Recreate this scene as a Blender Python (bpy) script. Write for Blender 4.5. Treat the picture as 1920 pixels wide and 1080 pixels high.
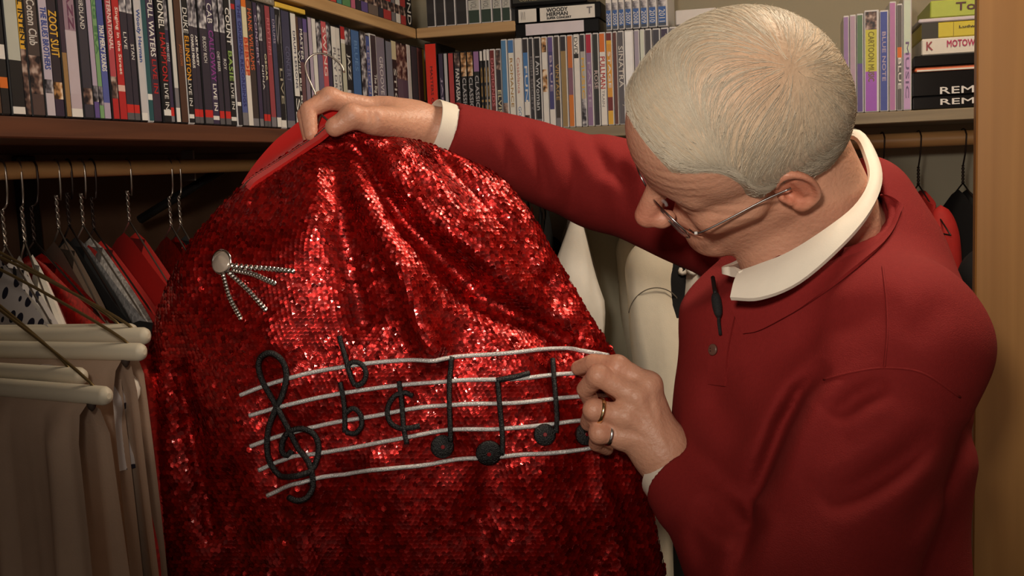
import bpy, bmesh, math, random
import numpy as np
from mathutils import Vector, Matrix
from mathutils.bvhtree import BVHTree
random.seed(7); np.random.seed(7)
for o in list(bpy.data.objects): bpy.data.objects.remove(o)
scene = bpy.context.scene
COL = scene.collection
# ------------------------------------------------------------------ camera
FPX = 2000.0
YAW, PITCH, ROLL = math.radians(15.0), math.radians(6.6), math.radians(2.4)
CAM = np.array([0.0, 0.0, 1.60])
_f = np.array([-math.sin(YAW)*math.cos(PITCH), math.cos(YAW)*math.cos(PITCH), -math.sin(PITCH)])
_r0 = np.array([math.cos(YAW), math.sin(YAW), 0.0])
_u0 = np.cross(_r0, _f)
R_ = _r0*math.cos(ROLL) - _u0*math.sin(ROLL)
U_ = _u0*math.cos(ROLL) + _r0*math.sin(ROLL)
D_ = _f
def P(px, py, z):
    return CAM + z*(D_ + (px-960)/FPX*R_ - (py-540)/FPX*U_)
def proj(p):
    q = np.asarray(p) - CAM
    z = q@D_
    return 960 + FPX*(q@R_)/z, 540 - FPX*(q@U_)/z, z
cd = bpy.data.cameras.new('camera'); cam = bpy.data.objects.new('camera', cd); COL.objects.link(cam)
cd.sensor_width = 36; cd.lens = FPX/1920*36; cd.clip_start = .05
cam.matrix_world = Matrix(((R_[0],U_[0],-D_[0],CAM[0]),(R_[1],U_[1],-D_[1],CAM[1]),(R_[2],U_[2],-D_[2],CAM[2]),(0,0,0,1)))
scene.camera = cam
# ------------------------------------------------------------------ world, lights, exposure
w = bpy.data.worlds.new('world'); scene.world = w; w.use_nodes = True
bg = w.node_tree.nodes['Background']; bg.inputs[0].default_value = (1.0,.86,.72,1); bg.inputs[1].default_value = .20
def look_at(o, target):
    d = Vector(target) - o.location
    o.rotation_euler = d.to_track_quat('-Z','Y').to_euler()
def lamp(name, kind, loc, target, energy, color, **kw):
    l = bpy.data.lights.new(name, kind); l.energy = energy; l.color = color
    for k, v in kw.items(): setattr(l, k, v)
    o = bpy.data.objects.new(name, l); COL.objects.link(o); o.location = loc; look_at(o, target); return o
# video lamp mounted on top of the camera, a little to its left, aimed at the shelves
lamp('video_lamp', 'SPOT', (-.09,-.06,1.79), P(1080,20,1.45), 37, (1,.88,.74), spot_size=math.radians(72), spot_blend=.8, shadow_soft_size=.05)
# ceiling light of the closet room
lamp('ceiling_lamp', 'AREA', (.35,1.40,2.46), (.35,1.40,0), 20, (1,.84,.64), shape='DISK', size=.45)
scene.view_settings.view_transform = 'Standard'; scene.view_settings.look = 'None'
scene.view_settings.exposure = 0.0; scene.view_settings.gamma = 1.0; scene.view_settings.use_curve_mapping = False
# ------------------------------------------------------------------ materials
MC = {}
def srgb(c):
    return tuple((x/255/12.92 if x/255 <= .04045 else ((x/255+.055)/1.055)**2.4) for x in c)
def mat(name, col, rough=.6, metal=0., var=.12, nscale=30., bump=0., bscale=300., spec=.5, sss=0., coat=0., sheen=0., stretch=None, attr=None, trans=0.):
    if name in MC: return MC[name]
    m = bpy.data.materials.new(name); m.use_nodes = True; nt = m.node_tree; b = nt.nodes['Principled BSDF']
    N, Lk = nt.nodes.new, nt.links.new
    c = srgb(col)
    tc = N('ShaderNodeTexCoord'); src = tc.outputs['Object']
    if stretch:
        mp = N('ShaderNodeMapping'); mp.inputs['Scale'].default_value = stretch; Lk(src, mp.inputs['Vector']); src = mp.outputs[0]
    nz = N('ShaderNodeTexNoise'); nz.inputs['Scale'].default_value = nscale; nz.inputs['Detail'].default_value = 4; Lk(src, nz.inputs['Vector'])
    mx = N('ShaderNodeMix'); mx.data_type = 'RGBA'; Lk(nz.outputs[0], mx.inputs[0])
    mx.inputs[6].default_value = (*[x*(1-var) for x in c],1); mx.inputs[7].default_value = (*[min(1,x*(1+var)+.1*var*.1) for x in c],1)
    out = mx.outputs[2]
    if attr:
        at = N('ShaderNodeAttribute'); at.attribute_name = attr
        m2 = N('ShaderNodeMix'); m2.data_type = 'RGBA'; m2.blend_type = 'MULTIPLY'; m2.inputs[0].default_value = 1
        Lk(out, m2.inputs[6]); Lk(at.outputs['Color'], m2.inputs[7]); out = m2.outputs[2]
    Lk(out, b.inputs['Base Color'])
    b.inputs['Roughness'].default_value = rough; b.inputs['Metallic'].default_value = metal
    b.inputs['Specular IOR Level'].default_value = spec
    if sss: b.inputs['Subsurface Weight'].default_value = sss; b.inputs['Subsurface Radius'].default_value = (.006,.002,.001); b.inputs['Subsurface Scale'].default_value = 1.
    if coat: b.inputs['Coat Weight'].default_value = coat; b.inputs['Coat Roughness'].default_value = .12
    if sheen: b.inputs['Sheen Weight'].default_value = sheen; b.inputs['Sheen Roughness'].default_value = .5
    if trans: b.inputs['Transmission Weight'].default_value = trans
    if bump:
        n2 = N('ShaderNodeTexNoise'); n2.inputs['Scale'].default_value = bscale; n2.inputs['Detail'].default_value = 3; Lk(src, n2.inputs['Vector'])
        bp = N('ShaderNodeBump'); bp.inputs['Strength'].default_value = bump; bp.inputs['Distance'].default_value = .002
        Lk(n2.outputs[0], bp.inputs['Height']); Lk(bp.outputs[0], b.inputs['Normal'])
    MC[name] = m; return m
def wood(name, c1, c2, scale=(3,3,40), rough=.45):
    if name in MC: return MC[name]
    m = bpy.data.materials.new(name); m.use_nodes = True; nt = m.node_tree; b = nt.nodes['Principled BSDF']
    N, Lk = nt.nodes.new, nt.links.new
    tc = N('ShaderNodeTexCoord'); mp = N('ShaderNodeMapping'); mp.inputs['Scale'].default_value = scale; Lk(tc.outputs['Object'], mp.inputs['Vector'])
    nz = N('ShaderNodeTexNoise'); nz.inputs['Scale'].default_value = 1.; nz.inputs['Detail'].default_value = 6; nz.inputs['Distortion'].default_value = .6; Lk(mp.outputs[0], nz.inputs['Vector'])
    cr = N('ShaderNodeValToRGB'); Lk(nz.outputs[0], cr.inputs[0])
    cr.color_ramp.elements[0].position = .3; cr.color_ramp.elements[1].position = .7
    cr.color_ramp.elements[0].color = (*srgb(c1),1); cr.color_ramp.elements[1].color = (*srgb(c2),1)
    Lk(cr.outputs[0], b.inputs['Base Color']); b.inputs['Roughness'].default_value = rough
    bp = N('ShaderNodeBump'); bp.inputs['Strength'].default_value = .06; Lk(nz.outputs[0], bp.inputs['Height']); Lk(bp.outputs[0], b.inputs['Normal'])
    MC[name] = m; return m
def photo(c1, c2, c3):
    name = 'printed_picture_%d_%d_%d' % (sum(c1), sum(c2), sum(c3))
    if name in MC: return MC[name]
    m = bpy.data.materials.new(name); m.use_nodes = True; nt = m.node_tree; b = nt.nodes['Principled BSDF']
    N, Lk = nt.nodes.new, nt.links.new
    tc = N('ShaderNodeTexCoord')
    nz = N('ShaderNodeTexNoise'); nz.inputs['Scale'].default_value = 75; nz.inputs['Detail'].default_value = 2; Lk(tc.outputs['Object'], nz.inputs['Vector'])
    cr = N('ShaderNodeValToRGB'); Lk(nz.outputs[0], cr.inputs[0]); e = cr.color_ramp.elements
    e[0].position = .38; e[1].position = .62; e[0].color = (*srgb(c1),1); e[1].color = (*srgb(c3),1)
    k = e.new(.5); k.color = (*srgb(c2),1)
    Lk(cr.outputs[0], b.inputs['Base Color']); b.inputs['Roughness'].default_value = .35
    MC[name] = m; return m
# ------------------------------------------------------------------ object helpers
def tag(o, label, cat, group=None, kind=None):
    if label: o['label'] = label
    if cat: o['category'] = cat
    if group: o['group'] = group
    if kind: o['kind'] = kind
    return o
def empty(name, loc):
    o = bpy.data.objects.new(name, None); o.empty_display_size = .05; COL.objects.link(o); o.location = Vector(loc); return o
def obj(name, verts, faces, m, parent=None, smooth=True, mids=None):
    """one mesh object from world-space vertices"""
    v = np.asarray(verts, dtype=np.float64).reshape(-1,3)
    if parent is None:
        org = np.array([(v[:,0].min()+v[:,0].max())/2, (v[:,1].min()+v[:,1].max())/2, v[:,2].min()])
    else:
        org = np.array(parent['_w']) if '_w' in parent else np.array(parent.location)
    me = bpy.data.meshes.new(name); me.from_pydata((v-org).tolist() if len(v) < 20000 else (v-org), [], faces if isinstance(faces, list) else faces.tolist())
    for mm in (m if isinstance(m, (list,tuple)) else [m]): me.materials.append(mm)
    if mids is not None: me.polygons.foreach_set('material_index', np.asarray(mids, dtype=np.int32))
    if smooth: me.polygons.foreach_set('use_smooth', np.ones(len(me.polygons), dtype=bool))
    me.update()
    o = bpy.data.objects.new(name, me); COL.objects.link(o)
    if parent is None: o.location = Vector(org)
    else: o.parent = parent
    WORG[o.name] = org
    return o
WORG = {}
def sub(name, verts, faces, m, part, smooth=True, mids=None):
    """part or sub-part: parent has its world origin stored"""
    org = WORG.get(part.name)
    if org is None: org = np.array(part.location)
    v = np.asarray(verts, dtype=np.float64).reshape(-1,3)
    me = bpy.data.meshes.new(name); me.from_pydata((v-org).tolist(), [], faces if isinstance(faces, list) else faces.tolist())
    for mm in (m if isinstance(m, (list,tuple)) else [m]): me.materials.append(mm)
    if mids is not None: me.polygons.foreach_set('material_index', np.asarray(mids, dtype=np.int32))
    if smooth: me.polygons.foreach_set('use_smooth', np.ones(len(me.polygons), dtype=bool))
    me.update(); o = bpy.data.objects.new(name, me); COL.objects.link(o); o.parent = part; WORG[o.name] = org
    return o
class MB:
    def __init__(s): s.v = []; s.f = []; s.m = []
    def add(s, v, f, mi=0):
        n = len(s.v); s.v += [tuple(map(float,x)) for x in v]; s.f += [tuple(int(i)+n for i in q) for q in f]; s.m += [mi]*len(f); return s
    def box(s, a, b, mi=0, bev=0.):
        x0,y0,z0 = np.minimum(a,b); x1,y1,z1 = np.maximum(a,b)
        if bev <= 0:
            v = [(x0,y0,z0),(x1,y0,z0),(x1,y1,z0),(x0,y1,z0),(x0,y0,z1),(x1,y0,z1),(x1,y1,z1),(x0,y1,z1)]
            f = [(0,3,2,1),(4,5,6,7),(0,1,5,4),(1,2,6,5),(2,3,7,6),(3,0,4,7)]
            return s.add(v,f,mi)
        bm = bmesh.new(); bmesh.ops.create_cube(bm, size=1.)
        for q in bm.verts: q.co = Vector(((x0+x1)/2+q.co.x*(x1-x0),(y0+y1)/2+q.co.y*(y1-y0),(z0+z1)/2+q.co.z*(z1-z0)))
        bmesh.ops.bevel(bm, geom=bm.edges[:], offset=bev, segments=1, affect='EDGES', profile=.5)
        bm.verts.index_update(); v = [q.co[:] for q in bm.verts]; f = [[w_.index for w_ in q.verts] for q in bm.faces]; bm.free()
        return s.add(v,f,mi)
    def tube(s, pts, r, n=8, mi=0, cap=True, closed=False):
        p = np.asarray(pts, float); k = len(p); r = np.broadcast_to(np.asarray(r, float), (k,))
        if closed: t = np.roll(p,-1,0)-np.roll(p,1,0)
        else: t = np.gradient(p, axis=0)
        t /= np.linalg.norm(t,axis=1,keepdims=True)+1e-12
        a = np.array([0,0,1.]) if abs(t[0][2]) < .9 else np.array([1.,0,0])
        u = np.cross(t[0],a); u /= np.linalg.norm(u); V = []
        for i in range(k):
            u = u - t[i]*(u@t[i]); u /= np.linalg.norm(u)+1e-12; w_ = np.cross(t[i],u)
            for j in range(n):
                th = 2*math.pi*j/n; V.append(p[i]+r[i]*(math.cos(th)*u+math.sin(th)*w_))
        F = []
        for i in range(k if closed else k-1):
            for j in range(n):
                a0 = i*n+j; a1 = i*n+(j+1)%n; b0 = ((i+1)%k)*n+j; b1 = ((i+1)%k)*n+(j+1)%n; F.append((a0,a1,b1,b0))
        if cap and not closed: F += [tuple(range(n))[::-1], tuple((k-1)*n+j for j in range(n))]
        return s.add(V,F,mi)
    def grid(s, G, mi=0, closeu=False):
        G = np.asarray(G); a,b = G.shape[:2]; F = []
        for i in range(a-1):
            for j in range(b if closeu else b-1):
                F.append((i*b+j, i*b+(j+1)%b, (i+1)*b+(j+1)%b, (i+1)*b+j))
        return s.add(G.reshape(-1,3), F, mi)
    def disc(s, c, n_, r, th, k=16, mi=0, dome=0.):
        n_ = np.array(n_)/np.linalg.norm(n_); a = np.array([0,0,1.]) if abs(n_[2])<.9 else np.array([1.,0,0])
        u = np.cross(n_,a); u /= np.linalg.norm(u); w_ = np.cross(n_,u); c = np.array(c); V = []
        rings = [(r,0),(r,th*.7),(r*.85,th),(r*.4,th+dome*.8)]
        for rr,hh in rings:
            for j in range(k): V.append(c+n_*hh+rr*(math.cos(2*math.pi*j/k)*u+math.sin(2*math.pi*j/k)*w_))
        V.append(c+n_*(th+dome)); F = []
        for i in range(len(rings)-1):
            for j in range(k): F.append((i*k+j,i*k+(j+1)%k,(i+1)*k+(j+1)%k,(i+1)*k+j))
        l = len(rings)-1
        for j in range(k): F.append((l*k+j,l*k+(j+1)%k,len(V)-1))
        F.append(tuple(range(k))[::-1])
        return s.add(V,F,mi)
    def build(s, name, m, parent=None, smooth=False, sharp=None):
        o = obj(name, s.v, s.f, m, parent, smooth, s.m) if parent is None else sub(name, s.v, s.f, m, parent, smooth, s.m)
        return o
def spline(pts, n):
    """Catmull-Rom through pts, n samples"""
    p = np.asarray(pts, float); k = len(p)
    if k == 2: return np.array([p[0]+(p[1]-p[0])*t for t in np.linspace(0,1,n)])
    q = np.vstack([2*p[0]-p[1], p, 2*p[-1]-p[-2]]); out = []
    for t in np.linspace(0,k-1,n):
        i = min(int(t),k-2); f = t-i; a,b,c,d = q[i],q[i+1],q[i+2],q[i+3]
        out.append(.5*((2*b)+(-a+c)*f+(2*a-5*b+4*c-d)*f*f+(-a+3*b-3*c+d)*f**3))
    return np.array(out)
ORD1 = ['','first','second','third','fourth','fifth','sixth','seventh','eighth','ninth','tenth','eleventh','twelfth','thirteenth','fourteenth','fifteenth','sixteenth','seventeenth','eighteenth','nineteenth']
TENS = {2:('twenty','twentieth'),3:('thirty','thirtieth'),4:('forty','fortieth'),5:('fifty','fiftieth'),6:('sixty','sixtieth'),7:('seventy','seventieth'),8:('eighty','eightieth'),9:('ninety','ninetieth')}
def ordinal(n):
    if n < 20: return ORD1[n]
    t,u = divmod(n,10); return TENS[t][1] if u == 0 else TENS[t][0]+'-'+ORD1[u]
TXT = {}
def text_mesh(body):
    if body in TXT: return TXT[body]
    cu = bpy.data.curves.new('lettering','FONT'); cu.body = body; cu.resolution_u = 2
    o = bpy.data.objects.new('lettering', cu); me = bpy.data.meshes.new_from_object(o)
    v = np.array([q.co[:] for q in me.vertices]) if len(me.vertices) else np.zeros((0,3)); f = [tuple(p.vertices) for p in me.polygons]
    bpy.data.objects.remove(o); bpy.data.curves.remove(cu); bpy.data.meshes.remove(me)
    if len(v):
        mn = v.min(0); mxv = v.max(0); v = (v-mn)/np.maximum(mxv-mn,1e-9)
    TXT[body] = (v,f); return TXT[body]
def put_text(mb, body, origin, xdir, ydir, length, height, ndir, eps=.0004, mi=0, bold=0.):
    """lettering stretched to length x height, lying on a surface; origin = lower-left corner"""
    v,f = text_mesh(body)
    if not len(v): return
    o = np.array(origin)+np.array(ndir)*eps; X = np.array(xdir); Y = np.array(ydir)
    mb.add(o + v[:,:1]*length*X + v[:,1:2]*height*Y, f, mi)
    if bold:
        mb.add(o + v[:,:1]*length*X + v[:,1:2]*height*Y + X*bold + np.array(ndir)*.00005, f, mi)
        mb.add(o + v[:,:1]*length*X + v[:,1:2]*height*Y + Y*bold + np.array(ndir)*.0001, f, mi)
# ------------------------------------------------------------------ the setting
XL, YB = -.773, 2.175            # planes of the disc spines, left and back
ZLOW, ZUPB, ZUPT = 1.670, 1.872, 1.893
WLX, WBY = XL-.43, YB+.38
def struct(name, mb, m, parent=None):
    o = mb.build(name, m, parent); 
    if parent is None: o['kind'] = 'structure'
    return o
M_floor = mat('carpet', (92,78,62), .95, var=.3, nscale=200, bump=.4, bscale=600)
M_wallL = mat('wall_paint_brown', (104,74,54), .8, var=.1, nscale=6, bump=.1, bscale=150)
M_wallB = mat('wall_paint_beige', (176,168,146), .8, var=.06, nscale=6, bump=.1, bscale=150)
M_ceil = mat('ceiling_paint', (190,184,172), .9, var=.05, nscale=5)
M_pine = wood('pale_pine_shelf', (176,138,92), (205,168,120), (60,3,60), .5)
M_pineB = wood('pale_pine_shelf_back', (170,134,90), (200,164,118), (3,60,60), .5)
M_dark = wood('dark_stained_shelf', (74,40,24), (98,56,34), (60,3,60), .5)
M_greysh = wood('grey_beige_shelf', (128,114,92), (150,134,108), (3,60,60), .5)
M_rod = wood('clothes_rod_wood', (186,136,84), (214,166,110), (40,4,40), .45)
M_rodB = wood('clothes_rod_wood_back', (186,136,84), (214,166,110), (4,40,40), .45)
M_panel = wood('oak_veneer', (154,108,56), (178,130,72), (28,28,1.2), .42)
struct('floor', MB().box((-1.6,-1.6,-.02),(2.2,2.9,0)), M_floor)
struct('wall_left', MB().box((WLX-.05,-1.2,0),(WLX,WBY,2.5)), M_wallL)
struct('wall_back', MB().box((WLX-.05,WBY,0),(1.9,WBY+.05,2.5)), M_wallB)
struct('wall_right', MB().box((1.85,.6,0),(1.9,WBY,2.5)), M_wallB)
struct('ceiling', MB().box((-1.6,-1.6,2.5),(2.2,2.9,2.54)), M_ceil)
# oak closet jamb at the right
pe = P(1828,540,1.34)
jamb = MB().box((pe[0],pe[1],0),(pe[0]+.55,pe[1]+.022,2.5), bev=.002)
o = struct('trim_1', jamb, M_panel); o['label'] = 'tall oak veneer panel at the right edge of the closet'
# shelves
def shelf(name, a, b, m, label):
    o = MB().box(a,b,bev=.0015).build(name, m); tag(o, label, 'shelf'); return o
shelf('shelf_board', (WLX,.55,ZLOW-.022),(XL+.004,YB+.0,ZLOW), M_dark, 'dark stained lower shelf board along the left wall')
shelf('shelf_board', (XL+.006,YB-.004,ZLOW-.022),(1.35,WBY,ZLOW), M_greysh, 'grey beige lower shelf board along the back wall')
shelf('shelf_board', (WLX,.55,ZUPB),(XL+.004,YB+.0,ZUPT), M_pine, 'pale pine upper shelf board along the left wall')
xe = CAM[0]
def on_back(px, py=150):      # x on the back spine plane seen at px
    d = D_+(px-960)/FPX*R_-(py-540)/FPX*U_; return CAM[0]+d[0]*(YB-CAM[1])/d[1]
def on_left(px, py=150):
    d = D_+(px-960)/FPX*R_-(py-540)/FPX*U_; return CAM[1]+d[1]*(XL-CAM[0])/d[0]
shelf('shelf_board', (XL+.006,YB-.004,ZUPB),(on_back(966,40),WBY,ZUPT), M_pineB, 'short pale pine upper shelf board on the back wall')
# rods
RODX = None
rp = P(0,320,1.28); RODX, RODZ = rp[0], rp[2]
def rod(name, a, b, r, m, label):
    o = MB().tube(spline([a,b],6), r, 20).build(name, m, smooth=True); tag(o, label, 'rod'); return o
rod('clothes_rod', (RODX,.50,RODZ),(RODX,WBY,RODZ), .0112, M_rod, 'wooden clothes rod under the left shelf')
rb = P(1720,262,2.15); RBY, RBZ = rb[1], rb[2]
rod('clothes_rod', (RODX+.02,RBY,RBZ),(1.85,RBY,RBZ), .0150, M_rodB, 'wooden clothes rod below the back shelf')
# metal shelf bracket and brace on the left wall
M_steel = mat('dull_steel', (150,146,140), .35, .9, .1, 60)
M_blackmetal = mat('black_metal', (22,20,20), .5, .3, .1, 60)
b = empty('shelf_bracket', P(352,278,1.78)); c = P(352,278,1.78)
MB().box((c[0]-.012,c[1]-.004,ZLOW-.075),(c[0]+.012,c[1]+.0,ZLOW-.024), bev=.001).build('bracket_plate', M_steel, b)
MB().disc((c[0],c[1]-.0045,ZLOW-.055),(0,-1,0),.004,.001).build('screw', M_blackmetal, b)
tag(b, 'small steel shelf bracket plate under the left shelf', 'bracket')
b0 = P(262,412,1.9); b1 = P(415,318,1.86)
o = MB().tube([b0,b1], .008, 8).build('brace', M_blackmetal); tag(o, 'dark diagonal brace under the left clothes rod', 'brace')
v0 = P(92,300,1.7); v0[0] = WLX+.012
o = MB().box((WLX,v0[1]-.02,.3),(WLX+.015,v0[1]+.02,ZLOW-.024), bev=.002).build('wall_standard', M_blackmetal); tag(o, 'dark vertical shelf standard on the left wall', 'shelf standard')

# ------------------------------------------------------------------ disc cases
W=(226,222,218); LI=(176,160,182); GR=(120,116,122); DK=(44,38,46); BK=(22,20,24); DP=(58,46,74); RE=(178,36,38); YE=(222,170,52); OR=(214,110,36); BL=(52,72,150); TE=(40,82,88); GN=(120,160,110); BR=(84,58,44); GO=(168,132,74); PK=(196,110,118); CR=(214,204,170); DR=(112,34,34); PU=(96,78,140); SB=(70,120,180)
CN={W:'white',LI:'lilac',GR:'grey',DK:'charcoal',BK:'black',DP:'dark purple',RE:'red',YE:'yellow',OR:'orange',BL:'blue',TE:'dark teal',GN:'pale green',BR:'brown',GO:'gold',PK:'pink',CR:'cream',DR:'dark red',PU:'purple',SB:'sky blue'}
def cmat(c): return mat('print_%d_%d_%d'%c, c, .5, var=.08, nscale=60, coat=.12)
M_case = mat('black_case_plastic', (26,25,27), .22, var=.1, nscale=40)
M_casegleam = mat('pale_gleam_case_plastic', (206,204,206), .3, var=.05, nscale=40, coat=.2)  # glossy wrap's white edge highlight, put into the case colour
PH1 = lambda: photo((34,28,34),(110,84,76),(190,168,158)); PH2 = lambda: photo((30,28,36),(120,116,126),(214,210,214)); PH3 = lambda: photo((60,40,26),(190,140,90),(236,214,190))
def case(side, p0, p1, z0, h, segs, texts, label, group, gleam=False, edge=.16, depth=.135, setback=0., name='disc_case', cat='disc case', bottom=None):
    """p0..p1 = extent along the wall; segs = [(fraction from top, colour or material)]; texts = [(from, to, string, colour, width fraction)]"""
    g = .0006
    if side == 'L':
        X = np.array([0,0,-1.]); Rv = np.array([0,1.,0]); Nv = np.array([1.,0,0]); base = np.array([XL-setback,0,0])
    else:
        X = np.array([0,0,-1.]); Rv = np.array([1.,0,0]); Nv = np.array([0,-1.,0]); base = np.array([0,YB+setback,0])
    a, b_ = p0+g, p1-g; wdt = b_-a
    A = base + Rv*a + np.array([0,0,z0+.0005]); B = base + Rv*b_ - Nv*depth + np.array([0,0,z0+h])
    root = MB().box(A,B,bev=min(.0014,wdt*.2)).build(name, M_casegleam if gleam else M_case)
    tag(root, label, cat, group)
    mg = .0012 if not gleam else max(.0012, wdt*edge)  # wider margin bares the pale painted highlight beside the insert
    mb = MB(); mats = []; zt = z0+h-.003; H = h-.006
    q0 = 0
    for k,(fr,c) in enumerate(segs):
        mats.append(cmat(c) if isinstance(c, tuple) else c)
        za, zb = zt-H*q0, zt-H*fr; q0 = fr
        aa = base+Rv*(a+mg*.5)+Nv*.0001; bb = base+Rv*(b_-mg)+Nv*.0007
        mb.box((aa[0],aa[1],zb),(bb[0],bb[1],za),k)
    mb.build('spine_insert', mats, root)
    if texts:
        for k,(f0,f1,s,c,wf) in enumerate(texts):
            mb = MB(); th = wdt*wf
            o0 = base + Rv*((a+b_-mg*.5)/2-th/2) + np.array([0,0,zt-H*f0])
            put_text(mb, s, o0, X, Rv, H*(f1-f0), th, Nv, .0010, 0, bold=.0004 if h > .15 and f1-f0 > .2 else 0)
            mb.build('title', cmat(c), root)
    return root
RL = (196,40,34)   # red logo patch
def jazz(port=True):       # dark concert-series case with portrait on top, red logo at the foot
    return [(.3,PH2() if port else DK),(.9,(50,42,56)),(.955,RL),(1,(90,86,90))]
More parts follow.
